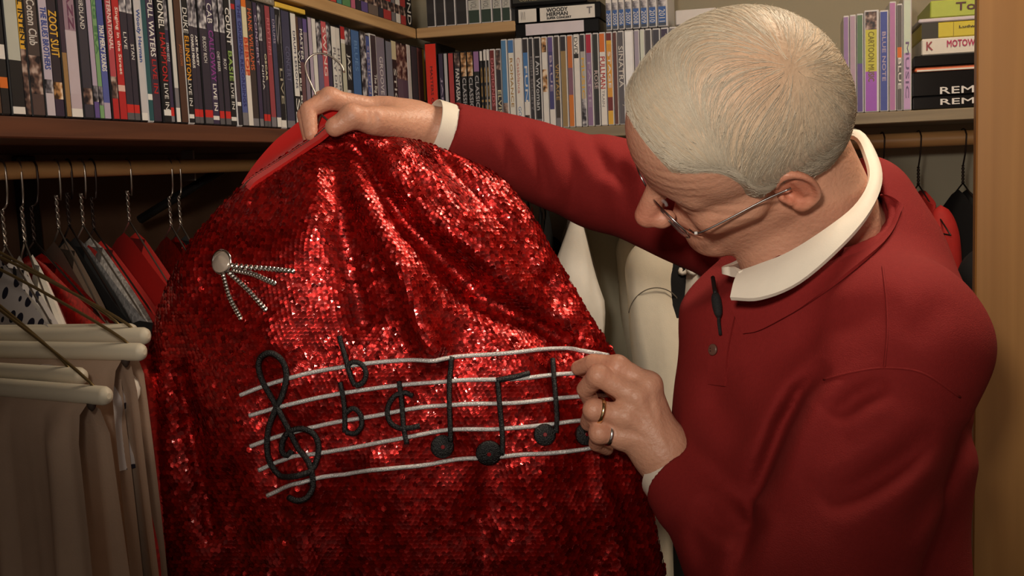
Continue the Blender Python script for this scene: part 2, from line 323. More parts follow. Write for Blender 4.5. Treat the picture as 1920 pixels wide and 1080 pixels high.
LEFT = [ # px edges at mid height, segments, texts, colour words
 (-34,-16,[(1,DK)],[(.1,.5,'LIVE IN CONCERT',W,.5)],'charcoal'),
 (-16,0,[(1,BR)],[(.1,.5,'BIG BAND',YE,.5)],'brown'),
 (0,18,[(.62,BK),(.7,W),(.8,BK),(.86,OR),(1,BK)],[],'black with small orange mark'),
 (18,44,[(.7,(186,188,178)),(.96,BK),(1,W)],[],'thick pale grey, black-footed'),
 (44,57,[(.63,YE),(1,PH1())],[(.1,.62,'CRIMINAL INTENT',BK,.7)],'yellow-topped with black capitals'),
 (57,82,[(.66,(70,58,56)),(.88,PH1()),(1,(78,60,58))],[(.34,.60,'Cotton Club',(206,200,196),.62)],'dark brown with silver script'),
 (82,100,[(.79,(186,176,192)),(.87,PH2()),(1,(196,186,196))],[(.37,.73,'THE BLUES BROTHERS',BL,.62)],'pale lilac with blue capitals'),
 (100,119,[(.80,(44,34,44)),(.90,PH3()),(1,(52,38,60))],[(.38,.65,'ZOOT SUIT',(226,176,60),.8)],'charcoal with gold script'),
 (119,130,[(.62,(60,44,60)),(1,(150,116,74))],[],'two-tone purple and tan'),
 (130,153,[(.48,(150,124,140)),(.86,(190,176,186)),(.95,(186,170,180)),(1,W)],[(.2,.47,'JAZZ',(110,60,90),.6)],'pale lilac with plum lettering'),
 (153,172,[(.82,(56,52,64)),(.92,PH1()),(1,(56,52,64))],[(.27,.46,'BIRDLAND',W,.45)],'slate grey with small white capitals'),
 (172,183,[(.8,LI),(.9,PH2()),(1,PU)],[],'plain lilac'),
 (183,193,[(.8,GN),(.92,PH2()),(1,GN)],[(.05,.6,'SWING ERA',(80,130,84),.6)],'pale green'),
 (193,207,[(.62,(70,80,150)),(.9,(84,92,160)),(1,LI)],[(.41,.70,'THAT MERCY SOUNDS',W,.66)],'blue with white lettering'),
 (207,220,[(.73,(176,70,80)),(.87,PH1()),(1,RE)],[(.2,.56,'INTERNATIONAL',(230,200,196),.6)],'rose red with pale capitals'),
 (220,235,[(.78,RE),(.82,(220,180,170)),(1,RE)],[(.28,.71,'Singing in the Street',(236,206,196),.5)],'bright red with pale script'),
 (235,250,jazz(),[(.43,.54,'LIVE',W,.4)],'charcoal concert-series'),
 (250,262,jazz(),[(.5,.6,'STAN',W,.5)],'charcoal concert-series'),
 (262,275,[(.95,(196,192,196)),(1,W)],[(.26,.61,'Woody Herman',(60,84,150),.66)],'pale grey with blue script'),
 (275,286,[(.82,TE),(.86,W),(1,TE)],[],'dark teal'),
 (286,302,[(.5,DP),(1,(58,44,60))],[(.17,.56,'FULL WATERS',W,.6),(.58,.81,'LIVE IN',RE,.5)],'dark purple with white capitals'),
 (302,317,[(.92,BK),(.96,W),(1,BK)],[(.14,.36,'LIONEL',W,.72),(.39,.72,'HAMPTON',RE,.66),(.74,.92,'LIVE IN',W,.5)],'black with white and red capitals'),
 (317,326,[(.36,PH2()),(.9,DP),(.96,RL),(1,GR)],[(.45,.58,'STAN GETZ',W,.5)],'purple with red foot logo'),
 (326,335,[(.76,(206,204,200)),(.9,GR),(1,W)],[],'white'),
 (335,349,[(1,(78,50,38))],[(.45,.6,'JAZZ ICONS',(190,110,60),.4)],'brown with rust lettering'),
 (349,361,[(.94,BK),(.97,W),(1,BK)],[(.18,.36,'DUKE',W,.75),(.38,.69,'ELLINGTON',(220,150,40),.7),(.69,.88,'LIVE IN',W,.5)],'black with white and amber capitals'),
 (361,371,jazz(),[(.36,.6,'CHARLES MINGUS',W,.5)],'charcoal concert-series'),
 (371,380,jazz(),[(.36,.58,'ART BLAKEY',W,.45)],'charcoal concert-series'),
 (380,396,jazz(),[(.36,.55,'BUDDY RICH',W,.4)],'charcoal concert-series'),
 (396,409,[(.94,DP),(.97,W),(1,DP)],[(.1,.25,'CAB',W,.75),(.3,.68,'CALLOWAY',(140,60,140),.7),(.7,.9,'LIVE IN',W,.5)],'dark purple with white and violet capitals'),
 (409,419,jazz(),[(.45,.6,'CHET BAKER',W,.5)],'charcoal concert-series'),
 (419,430,jazz(),[(.5,.58,'ROY',W,.5)],'charcoal concert-series'),
 (430,441,[(.94,BK),(.97,W),(1,BK)],[(.1,.38,'COUNT',W,.75),(.43,.66,'BASIE',(140,170,90),.7),(.68,.88,'LIVE IN',W,.5)],'black with white and green capitals'),
 (441,450,[(.06,DK),(.1,RE),(.82,(66,52,60)),(.85,W),(1,DK)],[],'charcoal with red dot'),
 (450,461,[(.9,(82,92,150)),(1,GR)],[(.05,.85,'THE ORIGINAL RECORDINGS',(50,50,110),.5)],'slate blue'),
 (461,471,[(.06,OR),(.3,CR),(.6,(226,150,110)),(1,(222,214,208))],[(.3,.6,'BEBOP',(200,70,40),.7)],'cream and orange'),
 (471,483,[(.94,(60,48,46)),(1,GR)],[(.06,.55,'HANK WILLIAMS',(200,96,60),.6)],'dark brown with orange capitals'),
 (483,491,[(.94,DP),(1,GR)],[(.1,.5,'CONCERT',LI,.5)],'dark purple'),
 (491,498,jazz(),[(.5,.7,'NINA',W,.5)],'charcoal concert-series'),
 (498,505,jazz(False),[(.4,.62,'OSCAR',CR,.5)],'charcoal concert-series'),
 (505,515,[(.92,(150,64,72)),(1,GR)],[(.1,.4,'RHYTHM',PK,.5)],'dull rose'),
 (515,524,[(.92,(62,62,90)),(1,W)],[(.1,.3,'DRUMS',LI,.5)],'slate purple'),
 (524,536,[(.94,BK),(1,W)],[(.05,.3,'S',GR,.8),(.5,.8,'LIVE',(170,160,140),.4)],'black'),
 (536,551,[(.94,(60,58,84)),(1,GR)],[(.3,.6,'CONCERT',(100,100,130),.5)],'thick slate blue'),
 (551,561,[(.72,W),(.86,BK),(1,W)],[(.15,.65,'DRUM LESSONS',(90,90,110),.4),(.74,.85,'S',W,.8)],'white, black-footed'),
 (561,567,[(.3,BR),(1,BK)],[(.3,.9,'Wild Big Band',W,.7)],'black and brown'),
 (567,575,[(.4,DP),(1,(104,70,74))],[(.1,.38,'MASTER',W,.6)],'purple and brown'),
 (575,583,[(.12,PU),(1,(136,122,138))],[],'mauve'),
 (583,590,[(1,LI)],[],'lilac'),(590,598,[(1,W)],[],'white'),
 (598,608,[(.3,PH2()),(1,(110,98,128))],[],'mauve with picture'),
 (608,618,[(1,(196,84,92))],[(.05,.5,'SWING',(240,220,216),.6)],'pink with white lettering'),
 (618,626,[(.3,PH2()),(1,DP)],[],'dark purple'),
 (626,635,[(1,W)],[(.2,.8,'PLAY DRUMS',GR,.5)],'white with grey lettering'),
 (635,643,[(1,(214,210,206))],[(.2,.7,'HISTORY',GR,.5)],'off-white'),
 (643,651,[(.12,RE),(.16,W),(1,(196,194,176))],[],'cream with red top'),
 (651,664,[(.16,PH2()),(.6,BK),(1,PH2())],[(.25,.5,'JAZZ',W,.5)],'black and white'),
 (664,679,[(1,(66,104,160))],[(.1,.4,'BLUES',(110,150,200),.4)],'mid blue'),
 (679,690,[(1,PH2())],[],'grey picture'),(690,698,[(1,(70,90,160))],[(.1,.6,'SESSION',LI,.5)],'blue'),
 (698,710,[(1,(58,44,54))],[(.4,.9,'The Big Band Story',W,.5)],'plum with white script'),
 (710,726,[(1,(130,122,140))],[(.2,.6,'GROOVE',(226,220,226),.4)],'grey lilac'),
 (726,737,[(1,(122,126,142))],[],'blue grey'),
 (737,746,[(.2,CR),(1,BK)],[(.3,.9,'STICKS',W,.5)],'black with cream top'),
 (746,757,[(.4,PH1()),(1,(92,80,98))],[],'mauve picture'),(757,767,[(.4,PH1()),(1,(84,72,92))],[],'plum picture'),
 (767,774,[(1,(206,204,206))],[],'thin white'),(774,784,[(1,(70,60,70))],[],'dark plum'),
 (784,794,[(1,(128,74,72))],[],'dull brown red'),(794,798,[(.6,YE),(1,DK)],[],'thin amber'),
]
GL = 'cases on the lower left shelf'
for i,(a,b,sg,tx,cw) in enumerate(LEFT):
    h = .190 if i < 44 else random.choice([.19,.189,.186,.190])
    lab = '%s disc case, %s along the lower left shelf' % (cw, ordinal(i+1))
    case('L', on_left(a), on_left(b), ZLOW, h-.002, sg, tx, lab, GL, gleam=(i in (19,25,33,42,60,66)), setback=random.uniform(0,.003))
# yellow flat sleeve lying on the left row
a,b_ = on_left(520,20), on_left(575,30)
o = MB().box((XL-.13,a,ZLOW+.1885),(XL-.002,b_,ZLOW+.1965),bev=.001).build('disc_sleeve', cmat((226,186,70))); tag(o,'yellow flat sleeve lying on top of the lower left row','sleeve')
a,b_ = on_left(425,2), on_left(516,10)
root = MB().box((XL-.12,a,ZLOW+.1885),(XL-.001,b_,ZLOW+.2005),bev=.001).build('disc_box', cmat((128,118,104))); tag(root,'grey flat box lying on the lower left row','box')
mb = MB(); put_text(mb,'BOSTON',(XL-.001,b_-.062,ZLOW+.1915),(0,1,0),(0,0,1),.05,.007,(1,0,0),.0006); mb.build('title', cmat((216,210,200)), root)
# orange-red folder in the corner
root = case('B', on_back(799), on_back(821), ZLOW, .192, [(1,(222,44,22))], [(.25,.95,'MASTERS OF DRUM',(90,14,10),.22)], 'thick bright orange-red folder standing in the shelf corner', None, name='folder', cat='folder')
# back wall, lower row
BACK = [
 (823,833,[(1,DP)],[(.3,.7,'JAM',LI,.4)],'dark purple'),(833,841,[(1,(186,184,190))],[],'thin grey'),(841,852,[(1,(176,60,62))],[],'red'),
 (852,864,[(.18,PH1()),(1,DK)],[(.2,.6,'FANTASIA',W,.6)],'charcoal with white lettering'),
 (864,876,[(.3,PH3()),(1,BK)],[(.32,.95,'CLASSIC FILM',(180,176,180),.6)],'black with portrait'),
 (876,888,[(.3,PH3()),(1,BK)],[(.32,.95,'CLASSIC FILM',(180,176,180),.6)],'black with portrait'),
 (888,900,[(.25,(150,110,160)),(1,BK)],[(.3,.95,'CLASSIC FILM',(180,176,180),.6)],'black with mauve top'),
 (900,907,[(.12,W),(1,BK)],[(.2,.8,'Gold',GO,.5)],'thin black with gold letters'),(907,913,[(.12,W),(1,BK)],[(.2,.8,'Gold',GO,.5)],'thin black with gold letters'),(913,919,[(.12,W),(1,BK)],[(.2,.8,'Gold',GO,.5)],'thin black with gold letters'),
 (919,930,[(1,DR)],[(.1,.7,'DIAMONDS',PK,.5)],'dark red'),(930,941,[(.25,PH1()),(1,DK)],[(.5,.8,'ELVIS',CR,.6)],'charcoal with cream capitals'),
 (941,953,[(.7,(80,130,176)),(1,PH1())],[],'sky blue'),
 (953,966,[(.14,SB),(.86,(226,224,216)),(1,PH1())],[(.2,.75,'ROMANCE',GO,.4)],'white with figure at its foot'),
 (966,981,[(1,(228,224,218))],[(.2,.6,'Casablanca',(200,150,140),.4),(.75,.95,'GOLD',SB,.4)],'white with faint script'),
 (981,993,[(.15,DK),(.7,SB),(.85,W),(1,PH1())],[(.3,.7,'FUN',W,.4)],'sky blue and white'),
 (993,1002,[(1,(40,38,46))],[(.2,.8,'HIGH SOCIETY',GR,.5)],'charcoal'),
 (1002,1016,[(.9,BK),(1,GR)],[(.2,.8,'I Am Woman',(190,190,196),.55)],'black with grey script'),
 (1016,1028,[(.16,PH3()),(.35,W),(.6,PH3()),(1,W)],[],'white with orange pictures'),
 (1028,1040,[(.16,PU),(.8,(66,64,120)),(1,W)],[(.2,.6,'BLUE',LI,.4)],'violet blue'),
 (1040,1051,[(.9,(58,48,44)),(1,GR)],[(.3,.7,'VINTAGE',GO,.6)],'dark brown with gold letters'),
 (1051,1064,[(.16,DK),(1,(150,124,80))],[],'tan gold'),
 (1064,1076,[(.35,(196,104,44)),(.65,(130,90,110)),(1,(206,116,40))],[],'orange and mauve'),
 (1076,1088,[(.2,W),(.25,BK),(1,W)],[(.02,.2,'DVD',BK,.6)],'white with black top letters'),
 (1088,1099,[(.18,DK),(.7,(176,172,166)),(1,PH2())],[(.25,.7,'MUSIC',YE,.5)],'grey with yellow letters'),
 (1099,1112,[(.2,(176,30,60)),(1,(140,110,150))],[(.3,.8,'FAME',LI,.4)],'mauve with crimson top'),
 (1112,1124,[(.85,(38,40,38)),(1,DK)],[(.4,.6,'ROSE',(214,190,190),.6)],'black-green with pale capitals'),
 (1124,1137,[(.2,OR),(1,W)],[(.25,.6,'PULLMAN',RE,.75),(.62,.8,'TRAIN',GR,.4)],'white with red capitals'),
 (1137,1150,[(.08,DR),(.12,YE),(.7,(214,150,50)),(.85,DR),(1,YE)],[(.2,.6,'STAGE',W,.4)],'amber and dark red'),
 (1150,1159,[(1,(96,50,44))],[],'thin maroon'),(1159,1172,[(1,(88,84,92))],[(.15,.6,'SINATRA',(206,200,196),.7)],'grey with pale capitals'),
 (1172,1190,[(1,(240,240,244))],[],'thick bright white'),(1190,1201,[(1,(160,150,170))],[(.4,.7,'TAP',PU,.4)],'grey lilac'),(1201,1211,[(1,(206,212,200))],[],'pale green white'),
 (1211,1224,[(1,(70,66,72))],[],'charcoal grey'),(1224,1240,[(1,(60,58,70))],[],'dark slate'),(1240,1256,[(1,DP)],[],'dark violet'),(1256,1272,[(1,GR)],[],'mid grey'),(1272,1290,[(1,BR)],[],'brown'),(1290,1308,[(1,DK)],[],'charcoal'),(1308,1326,[(1,DR)],[],'dark red'),(1326,1346,[(1,BL)],[],'blue'),
]
GB = 'cases on the lower back shelf'
for i,(a,b,sg,tx,cw) in enumerate(BACK):
    h = (.170 if i < 12 else .188)
    lab = '%s disc case, %s along the lower back shelf' % (cw, ordinal(i+1))
    case('B', on_back(a), on_back(b), ZLOW, h, sg, tx, lab, GB, gleam=(i > 7), setback=random.uniform(0,.004))
RIGHT = [(1581,1593,[(1,(150,120,170))],[],'mauve',.185),(1593,1606,[(1,(176,150,170))],[],'dusty pink',.186),(1606,1620,[(.5,(90,120,90)),(1,PU)],[],'green and violet',.187),
 (1620,1649,[(.18,PH1()),(.6,(196,190,70)),(1,(160,90,190))],[(.2,.7,'CARTOON MUSIC',(120,110,30),.4)],'thick yellow and violet',.192),
 (1649,1667,[(1,(70,84,160))],[(.2,.7,'BLUE NOTE',LI,.4)],'blue glossy',.190),(1667,1681,[(1,(180,120,170))],[],'pink violet',.205),
 (1681,1693,[(.4,(96,92,92)),(.5,OR),(1,(96,92,92))],[(.5,.8,'BLUE',W,.5)],'dark grey with orange band',.200),(1693,1710,[(.5,(200,214,196)),(1,(196,160,206))],[(.4,.9,'MUSIC',(110,90,130),.4)],'pale green and lilac',.215)]
for i,(a,b,sg,tx,cw,h) in enumerate(RIGHT):
    case('B', on_back(a,120), on_back(b,120), ZLOW, h, sg, tx, '%s disc case, %s right of the head on the back shelf'%(cw,ordinal(i+1)), 'cases right of the head', gleam=True)
# stack of flat boxes at the right
def flatbox(px0, px1, z0, z1, front, m, label, name='flat_box', texts=(), strip=None, dep=.22, cat='box', bev=.002):
    x0,x1 = on_back(px0,120), on_back(px1,120)
    root = MB().box((x0,YB+front,z0),(x1,YB+front+dep,z1),bev=bev).build(name, m); tag(root,label,cat)
    if strip:
        for k,(u0,u1,v0,v1,c) in enumerate(strip):
            mb = MB(); mb.box((x0+(x1-x0)*u0,YB+front-.0006,z0+(z1-z0)*v0),(x0+(x1-x0)*u1,YB+front+.0005,z0+(z1-z0)*v1),0)
            mb.build('front_label', cmat(c), root)
    if texts:
        for k,(u0,u1,v0,v1,s,c) in enumerate(texts):
            mb = MB(); put_text(mb,s,(x0+(x1-x0)*u0,YB+front-.0008,z0+(z1-z0)*v0),(1,0,0),(0,0,1),(x1-x0)*(u1-u0),(z1-z0)*(v1-v0),(0,-1,0),.0006,0,bold=.0006)
            mb.build('lettering', cmat(c), root)
    return root
M_blk = mat('glossy_black_card', (20,20,22), .18, var=.1, nscale=30)
z = ZLOW+.0005
flatbox(1712,1905,z,z+.024,0,M_blk,'black flat box with white capitals, lowest of the stack',texts=[(.27,.76,.3,.75,'REMO',W)])
flatbox(1711,1905,z+.0245,z+.070,0,M_blk,'tall black flat box with white capitals, second from stack bottom',texts=[(.27,.76,.06,.34,'REMO',W)])
flatbox(1716,1905,z+.0705,z+.079,.004,cmat((226,120,80)),'thin orange and white sleeve between two black boxes',strip=[(.02,.98,.1,.45,(224,220,210))],name='sleeve',cat='sleeve')
flatbox(1713,1905,z+.0795,z+.100,0,M_blk,'black flat box below the white tape')
flatbox(1728,1905,z+.1005,z+.131,0,cmat((222,216,206)),'white tape box with magenta capitals in the stack',strip=[(.6,1,.02,.2,(226,140,80))],texts=[(.27,.62,.42,.82,'MOTOWN',(176,40,90)),(.05,.12,.3,.8,'K',(150,60,70))])
flatbox(1728,1905,z+.1315,z+.160,.002,cmat((206,190,60)),'yellow tape box with printed panels',strip=[(0,.18,0,1,(50,48,40)),(.34,.345,.05,.95,(120,100,40)),(.68,.685,.05,.95,(120,100,40))],texts=[(.4,.62,.5,.7,'Ludwig',(70,60,40))])
flatbox(1722,1905,z+.1605,z+.168,0,cmat((206,196,204)),'thin pale disc case lying below the green box')
flatbox(1744,1905,z+.1685,z+.200,.002,cmat((176,190,80)),'yellow-green box with brown script, topmost of the stack',texts=[(.3,.72,.35,.8,'Total',(90,50,60))])
# upper left shelf
UPL = [(516,528,YE,'yellow'),(528,540,PK,'pink'),(540,552,(70,60,80),'plum'),(552,564,CR,'cream'),(564,576,YE,'amber'),(576,588,(170,110,60),'tan'),(588,598,DK,'charcoal'),(598,609,YE,'yellow'),(609,624,(70,150,150),'teal'),(624,636,(190,70,60),'brick red'),(636,646,(70,140,140),'blue green'),(646,662,(90,140,90),'green'),(662,671,(190,100,130),'pink'),(671,681,DK,'charcoal'),(681,694,PU,'purple'),(694,713,(110,96,90),'grey brown'),(713,722,(50,46,60),'dark slate'),(722,737,(176,56,56),'red'),(737,745,GR,'grey'),(745,754,W,'white'),(754,764,(170,60,60),'dull red')]
for i,(a,b,c,cw) in enumerate(UPL):
    case('L', on_left(a,20), on_left(b,30), ZUPT, random.choice([.19,.186,.18]), [(.8,c),(.9,PH1()),(1,c)], [(.2,.7,'SHOW',W,.4)], '%s case, %s from the left on the upper left shelf'%(cw,ordinal(i+1)), 'cases on the upper left shelf', setback=.004)
a = on_left(765,40)
case('L', a, a+.036, ZUPT, .19, [(1,BK)], [(.5,.98,'BOND',W,.6)], 'black case with white capitals at the end of the upper left row', None, setback=.004)
# upper back shelf: black cases with white edges
e = [798,815,834,853,876,900,922,940,957]
for i in range(8):
    case('B', on_back(e[i],20), on_back(e[i+1],20), ZUPT, .19, [(.75,(34,32,34)),(.86,(186,186,180) if i>3 else (40,38,40)),(1,(40,60,50) if i>3 else (30,29,31))], [(.76,.85,'VOL',(110,110,110),.5)] if i>3 else [], 'black boxed case%s, %s along the upper back shelf'%(' with white label' if i>3 else '',ordinal(i+1)), 'black boxed cases', gleam=True, edge=.1, setback=.004)
# video tapes lying on the lower back row, in front of the short shelf's end
z = ZLOW+.189
def tape(px0,px1,z0,h,label,strip,texts,fr=-.0):
    return flatbox(px0,px1,z0,z0+h,fr,M_blk,label,name='video_tape',strip=strip,texts=texts,dep=.105,cat='video tape')
tape(968,1126,z+.0005,.027,'video tape with blank white label, lowest of the three tapes',[(.13,.82,.08,.92,(216,208,218))],[])
tape(968,1130,z+.028,.032,'video tape with white label and black lettering',[(.05,.93,.04,.86,(224,220,214)),(.26,.30,.04,.86,(206,160,90)),(.08,.085,.2,.7,(70,70,70)),(.1,.105,.2,.7,(70,70,70)),(.12,.125,.2,.7,(70,70,70))],[(.38,.62,.56,.8,'WOODY',BK),(.38,.62,.3,.53,'HERMAN',BK),(.38,.66,.12,.24,'SUPER CONCERT',BK),(.84,.9,.3,.7,'T',GR)])
tape(962,1105,z+.061,.026,'black video tape with faint print, topmost of the three tapes',[(.03,.97,.3,.8,(44,44,40))],[(.12,.42,.4,.65,'CONCERT',(150,140,110)),(.5,.8,.4,.7,'JIMMY DORSEY',(206,200,190))])
tape(1040,1133,z+.088,.03,'black video tape with yellow marks above the stack',[(.55,.8,.3,.8,(200,180,70))],[])
# annual volumes with year numbers, standing on the lower back row
yr = ['2004','2005','2006','2007','2008','2009','2010','2011']
ed = [1135,1147,1159,1171,1185,1200,1215,1232,1252]
for i in range(8):
    x0,x1 = on_back(ed[i],30), on_back(ed[i+1],30)
    case('B', x0, x1, z+.0005, .19, [(.72,W),(.80,PH2()),(.97,(52,92,160)),(1,(60,70,90))], [(.83,.96,yr[i],W,.6)], 'white and blue case with year number, %s of eight'%ordinal(i+1), 'annual cases', gleam=True, setback=.002)
flatbox(1268,1345,z+.001,z+.03,0,cmat((214,208,206)),'white box lying on the back row just left of the head top',dep=.13)
# ------------------------------------------------------------------ implicit-surface modeller
F32 = np.float32
def nrm(v): return np.sqrt(np.einsum('ij,ij->i', v, v))
def rc(p, a, b, r1, r2):
    a = np.asarray(a,F32); ba = np.asarray(b,F32)-a; pa = p-a
    h = np.clip((pa@ba)/(ba@ba),0,1); return nrm(pa-h[:,None]*ba)-(r1+(r2-r1)*h)
def chain(p, pts, rs, k=.006):
    d = None
    for i in range(len(pts)-1):
        e = rc(p, pts[i], pts[i+1], rs[i], rs[i+1]); d = e if d is None else np.minimum(d,e)
    return d
def ell(p, c, r, M=None):
    q = p-np.asarray(c,F32)
    if M is not None: q = q@np.asarray(M,F32)
    r = np.asarray(r,F32); k0 = nrm(q/r); k1 = nrm(q/(r*r))+1e-9; return k0*(k0-1)/k1
def smin(a, b, k):
    h = np.clip(.5+.5*(b-a)/k,0,1); return b*(1-h)+a*h-k*h*(1-h)
def smax(a, b, k): return -smin(-a,-b,k)
def nets(f, lo, hi, h, B=12):
    """naive surface nets on sparse blocks -> verts, quads"""
    lo = np.asarray(lo,float); nb = np.ceil((np.asarray(hi)-lo)/(h*B)).astype(int)
    I = np.stack(np.meshgrid(*[np.arange(n) for n in nb], indexing='ij'),-1).reshape(-1,3)
    cen = (lo+(I+.5)*B*h).astype(F32); d = f(cen)
    I = I[np.abs(d) < B*h*.87*1.12+.003]
    if not len(I): return np.zeros((0,3)), np.zeros((0,4),int)
    g = np.stack(np.meshgrid(*[np.arange(B+1)]*3, indexing='ij'),-1).reshape(-1,3)
    V = np.empty((len(I),B+1,B+1,B+1),F32)
    for s in range(0,len(I),160):
        blk = I[s:s+160]; pts = (lo+(blk[:,None,:]*B+g[None])*h).reshape(-1,3).astype(F32)
        V[s:s+160] = f(pts).reshape(len(blk),B+1,B+1,B+1)
    S = V < 0; cnt = np.zeros((len(I),B,B,B),np.int8)
    acc = np.zeros((len(I),B,B,B,3),F32); ne = np.zeros((len(I),B,B,B),F32)
    cs = [(i,j,k) for i in (0,1) for j in (0,1) for k in (0,1)]
    sl = lambda A,c: A[:,c[0]:c[0]+B,c[1]:c[1]+B,c[2]:c[2]+B]
    for c in cs: cnt += sl(S,c)
    act = (cnt>0)&(cnt<8)
    for c in cs:
        for ax in range(3):
            if c[ax]: continue
            c2 = list(c); c2[ax] = 1; a, b = sl(V,c), sl(V,c2); m = (a<0)!=(b<0)
            t = np.where(m, a/(a-b+1e-20), 0)
            for q in range(3): acc[...,q] += m*(c[q]+(t if q==ax else 0))
            ne += m
    w_ = np.argwhere(act); bi = w_[:,0]; ci = w_[:,1:]
    pos = ci + acc[act]/ne[act][:,None]; gi = I[bi]*B+ci
    verts = lo+(I[bi]*B+pos)*h
    N = (nb*B+2).astype(np.int64)
    key = lambda q: (q[:,0]*N[1]+q[:,1])*N[2]+q[:,2]
    k = key(gi.astype(np.int64)); od = np.argsort(k); ks = k[od]; quads = []
    for ax in range(3):
        c2 = [0,0,0]; c2[ax] = 1
        a = V[:,:B,:B,:B]; b = sl(V,c2); m = (a<0)!=(b<0)
        e = np.argwhere(m); g0 = (I[e[:,0]]*B+e[:,1:]).astype(np.int64); inside = (a<0)[m]
        u, v = (ax+1)%3, (ax+2)%3; ids = []; ok = np.ones(len(e),bool)
        for du,dv in ((0,0),(-1,0),(-1,-1),(0,-1)):
            q = g0.copy(); q[:,u] += du; q[:,v] += dv; kk = key(q); p_ = np.searchsorted(ks,kk); p_ = np.minimum(p_,len(ks)-1)
            ok &= (ks[p_]==kk)&(q.min(1)>=0); ids.append(od[p_])
        Q = np.stack(ids,1); Q = np.where(inside[:,None],Q,Q[:,::-1]); quads.append(Q[ok])
    return verts, np.vstack(quads)
# ------------------------------------------------------------------ the man: head frame
al, th = math.radians(35), math.radians(49)
Fh = -R_*math.cos(al) - U_*math.sin(al)
Up0 = -R_*math.sin(al) + U_*math.cos(al)
Uh = Up0*math.cos(th) - D_*math.sin(th)
Lh = -D_*math.cos(th) - Up0*math.sin(th)
ph_ = math.radians(10); Fh, Lh = Fh*math.cos(ph_)-Lh*math.sin(ph_), Lh*math.cos(ph_)+Fh*math.sin(ph_)     # face turned a little away
HS = .985
HO = P(1404,268,1.03)
HM = np.stack([Fh,Lh,Uh],1)                    # columns: head axes in world
def hw(x,y,z): return HO + HM@(np.array([x,y,z])*HS)
def to_head(p): return ((p-HO.astype(F32))@HM.astype(F32))/F32(HS)
def cran(q):
    d = ell(q,(.007,0,.055),(.100,.078,.091))
    d = smin(d, ell(q,(.050,0,.046),(.042,.060,.052)), .03)
    d = smin(d, ell(q,(-.042,0,.022),(.050,.060,.055)), .03)
    return d
def head_sdf(p):
    q = to_head(p); s = q.copy(); s[:,1] = np.abs(s[:,1])
    d = cran(q)
    d = smin(d, ell(q,(.036,0,-.035),(.051,.055,.066)), .03)
    d = smin(d, rc(s,(-.002,.052,-.040),(.062,.022,-.088),.016,.017), .025)          # jaw
    d = smin(d, ell(q,(.074,0,-.094),(.019,.024,.018)), .02)                          # chin
    d = smin(d, rc(s,(.064,.046,-.018),(.030,.060,-.012),.018,.014), .02)             # cheekbone
    d = smin(d, rc(s,(.090,.008,.022),(.074,.046,.020),.011,.010), .014)              # brow
    d = smax(d, -ell(s,(.104,.033,.001),(.020,.019,.013)), .012)                       # eye socket
    d = smin(d, ell(s,(.074,.033,.002),(.0145,.0145,.0135)), .004)                     # eyeball under lid
    d = smin(d, rc(s,(.078,.020,-.013),(.070,.046,-.011),.006,.005), .008)            # bag under the eye
    d = smin(d, rc(q,(.092,0,.016),(.119,0,-.026),.0085,.0130), .010)                  # nose
    d = smin(d, ell(s,(.106,.012,-.030),(.012,.0085,.009)), .006)
    d = smin(d, rc(s,(.088,0,-.052),(.078,.020,-.057),.010,.006), .012)               # upper lip
    d = smin(d, rc(s,(.086,0,-.068),(.075,.018,-.066),.0085,.005), .008)
    d = smax(d, -rc(s,(.099,0,-.0615),(.079,.024,-.063),.0028,.0022), .004)            # mouth line
    d = smax(d, -rc(s,(.100,.022,-.030),(.082,.036,-.060),.0022,.0020), .008)          # smile fold
    for zz in (.056,.064,.073): d = smax(d, -rc(s,(.110,0,zz),(.088,.045,zz-.004),.0016,.0012)-F32(.0), .005) if False else d
    fw = np.exp(-((s[:,0]-.085)/.03)**2-((s[:,2]-.055)/.022)**2); d = d + F32(.00035)*fw*np.sin(s[:,2]*560+6*s[:,1]*20*.1)
    cf = np.exp(-((s[:,0]-.050)/.02)**2-((s[:,1]-.06)/.02)**2-((s[:,2]+.002)/.018)**2); d = d + F32(.0005)*cf*np.sin(s[:,2]*520-s[:,0]*180)
    # ear
    ca, sa = math.cos(.28), math.sin(.28); E = np.array([[ca,0,sa],[0,1,0],[-sa,0,ca]])
    t = s-np.array((-.010,.079,.004),F32); t = t@E.astype(F32)
    tilt = t[:,1]+.35*t[:,0]                                   # flares outward to the back
    er = np.sqrt((t[:,0]/.62)**2+t[:,2]**2)
    rim = np.sqrt((er-.027)**2+(tilt-.003)**2)-.0048
    rim = np.where(t[:,0] > .010, np.maximum(rim, (t[:,0]-.012)), rim)
    bowl = np.maximum(np.abs(tilt+.002)-.0035, er-.027)
    ear = smin(rim,bowl,.005)
    ear = smin(ear, ell(t,(.004,.001,-.026),(.0085,.0055,.010)), .006)               # lobe
    ear = smin(ear, rc(t,(.013,-.002,-.004),(.011,.000,-.012),.0048,.0042), .004)      # tragus
    ear = smin(ear, rc(t,(-.006,.003,.012),(-.005,.002,-.012),.0036,.0036), .004)      # antihelix
    d = smin(d, ear, .006)
    d = smax(d, -ell(t,(.007,.004,-.003),(.005,.010,.006)), .004)
    return d
NB = P(1570,500,1.13)                     # base of the neck
def neck_sdf(p):
    d = rc(p, hw(-.030,0,-.015), NB, .058, .066)
    d = smin(d, rc(p, hw(.015,0,-.055), P(1500,540,1.10), .036, .050), .02)
    return d
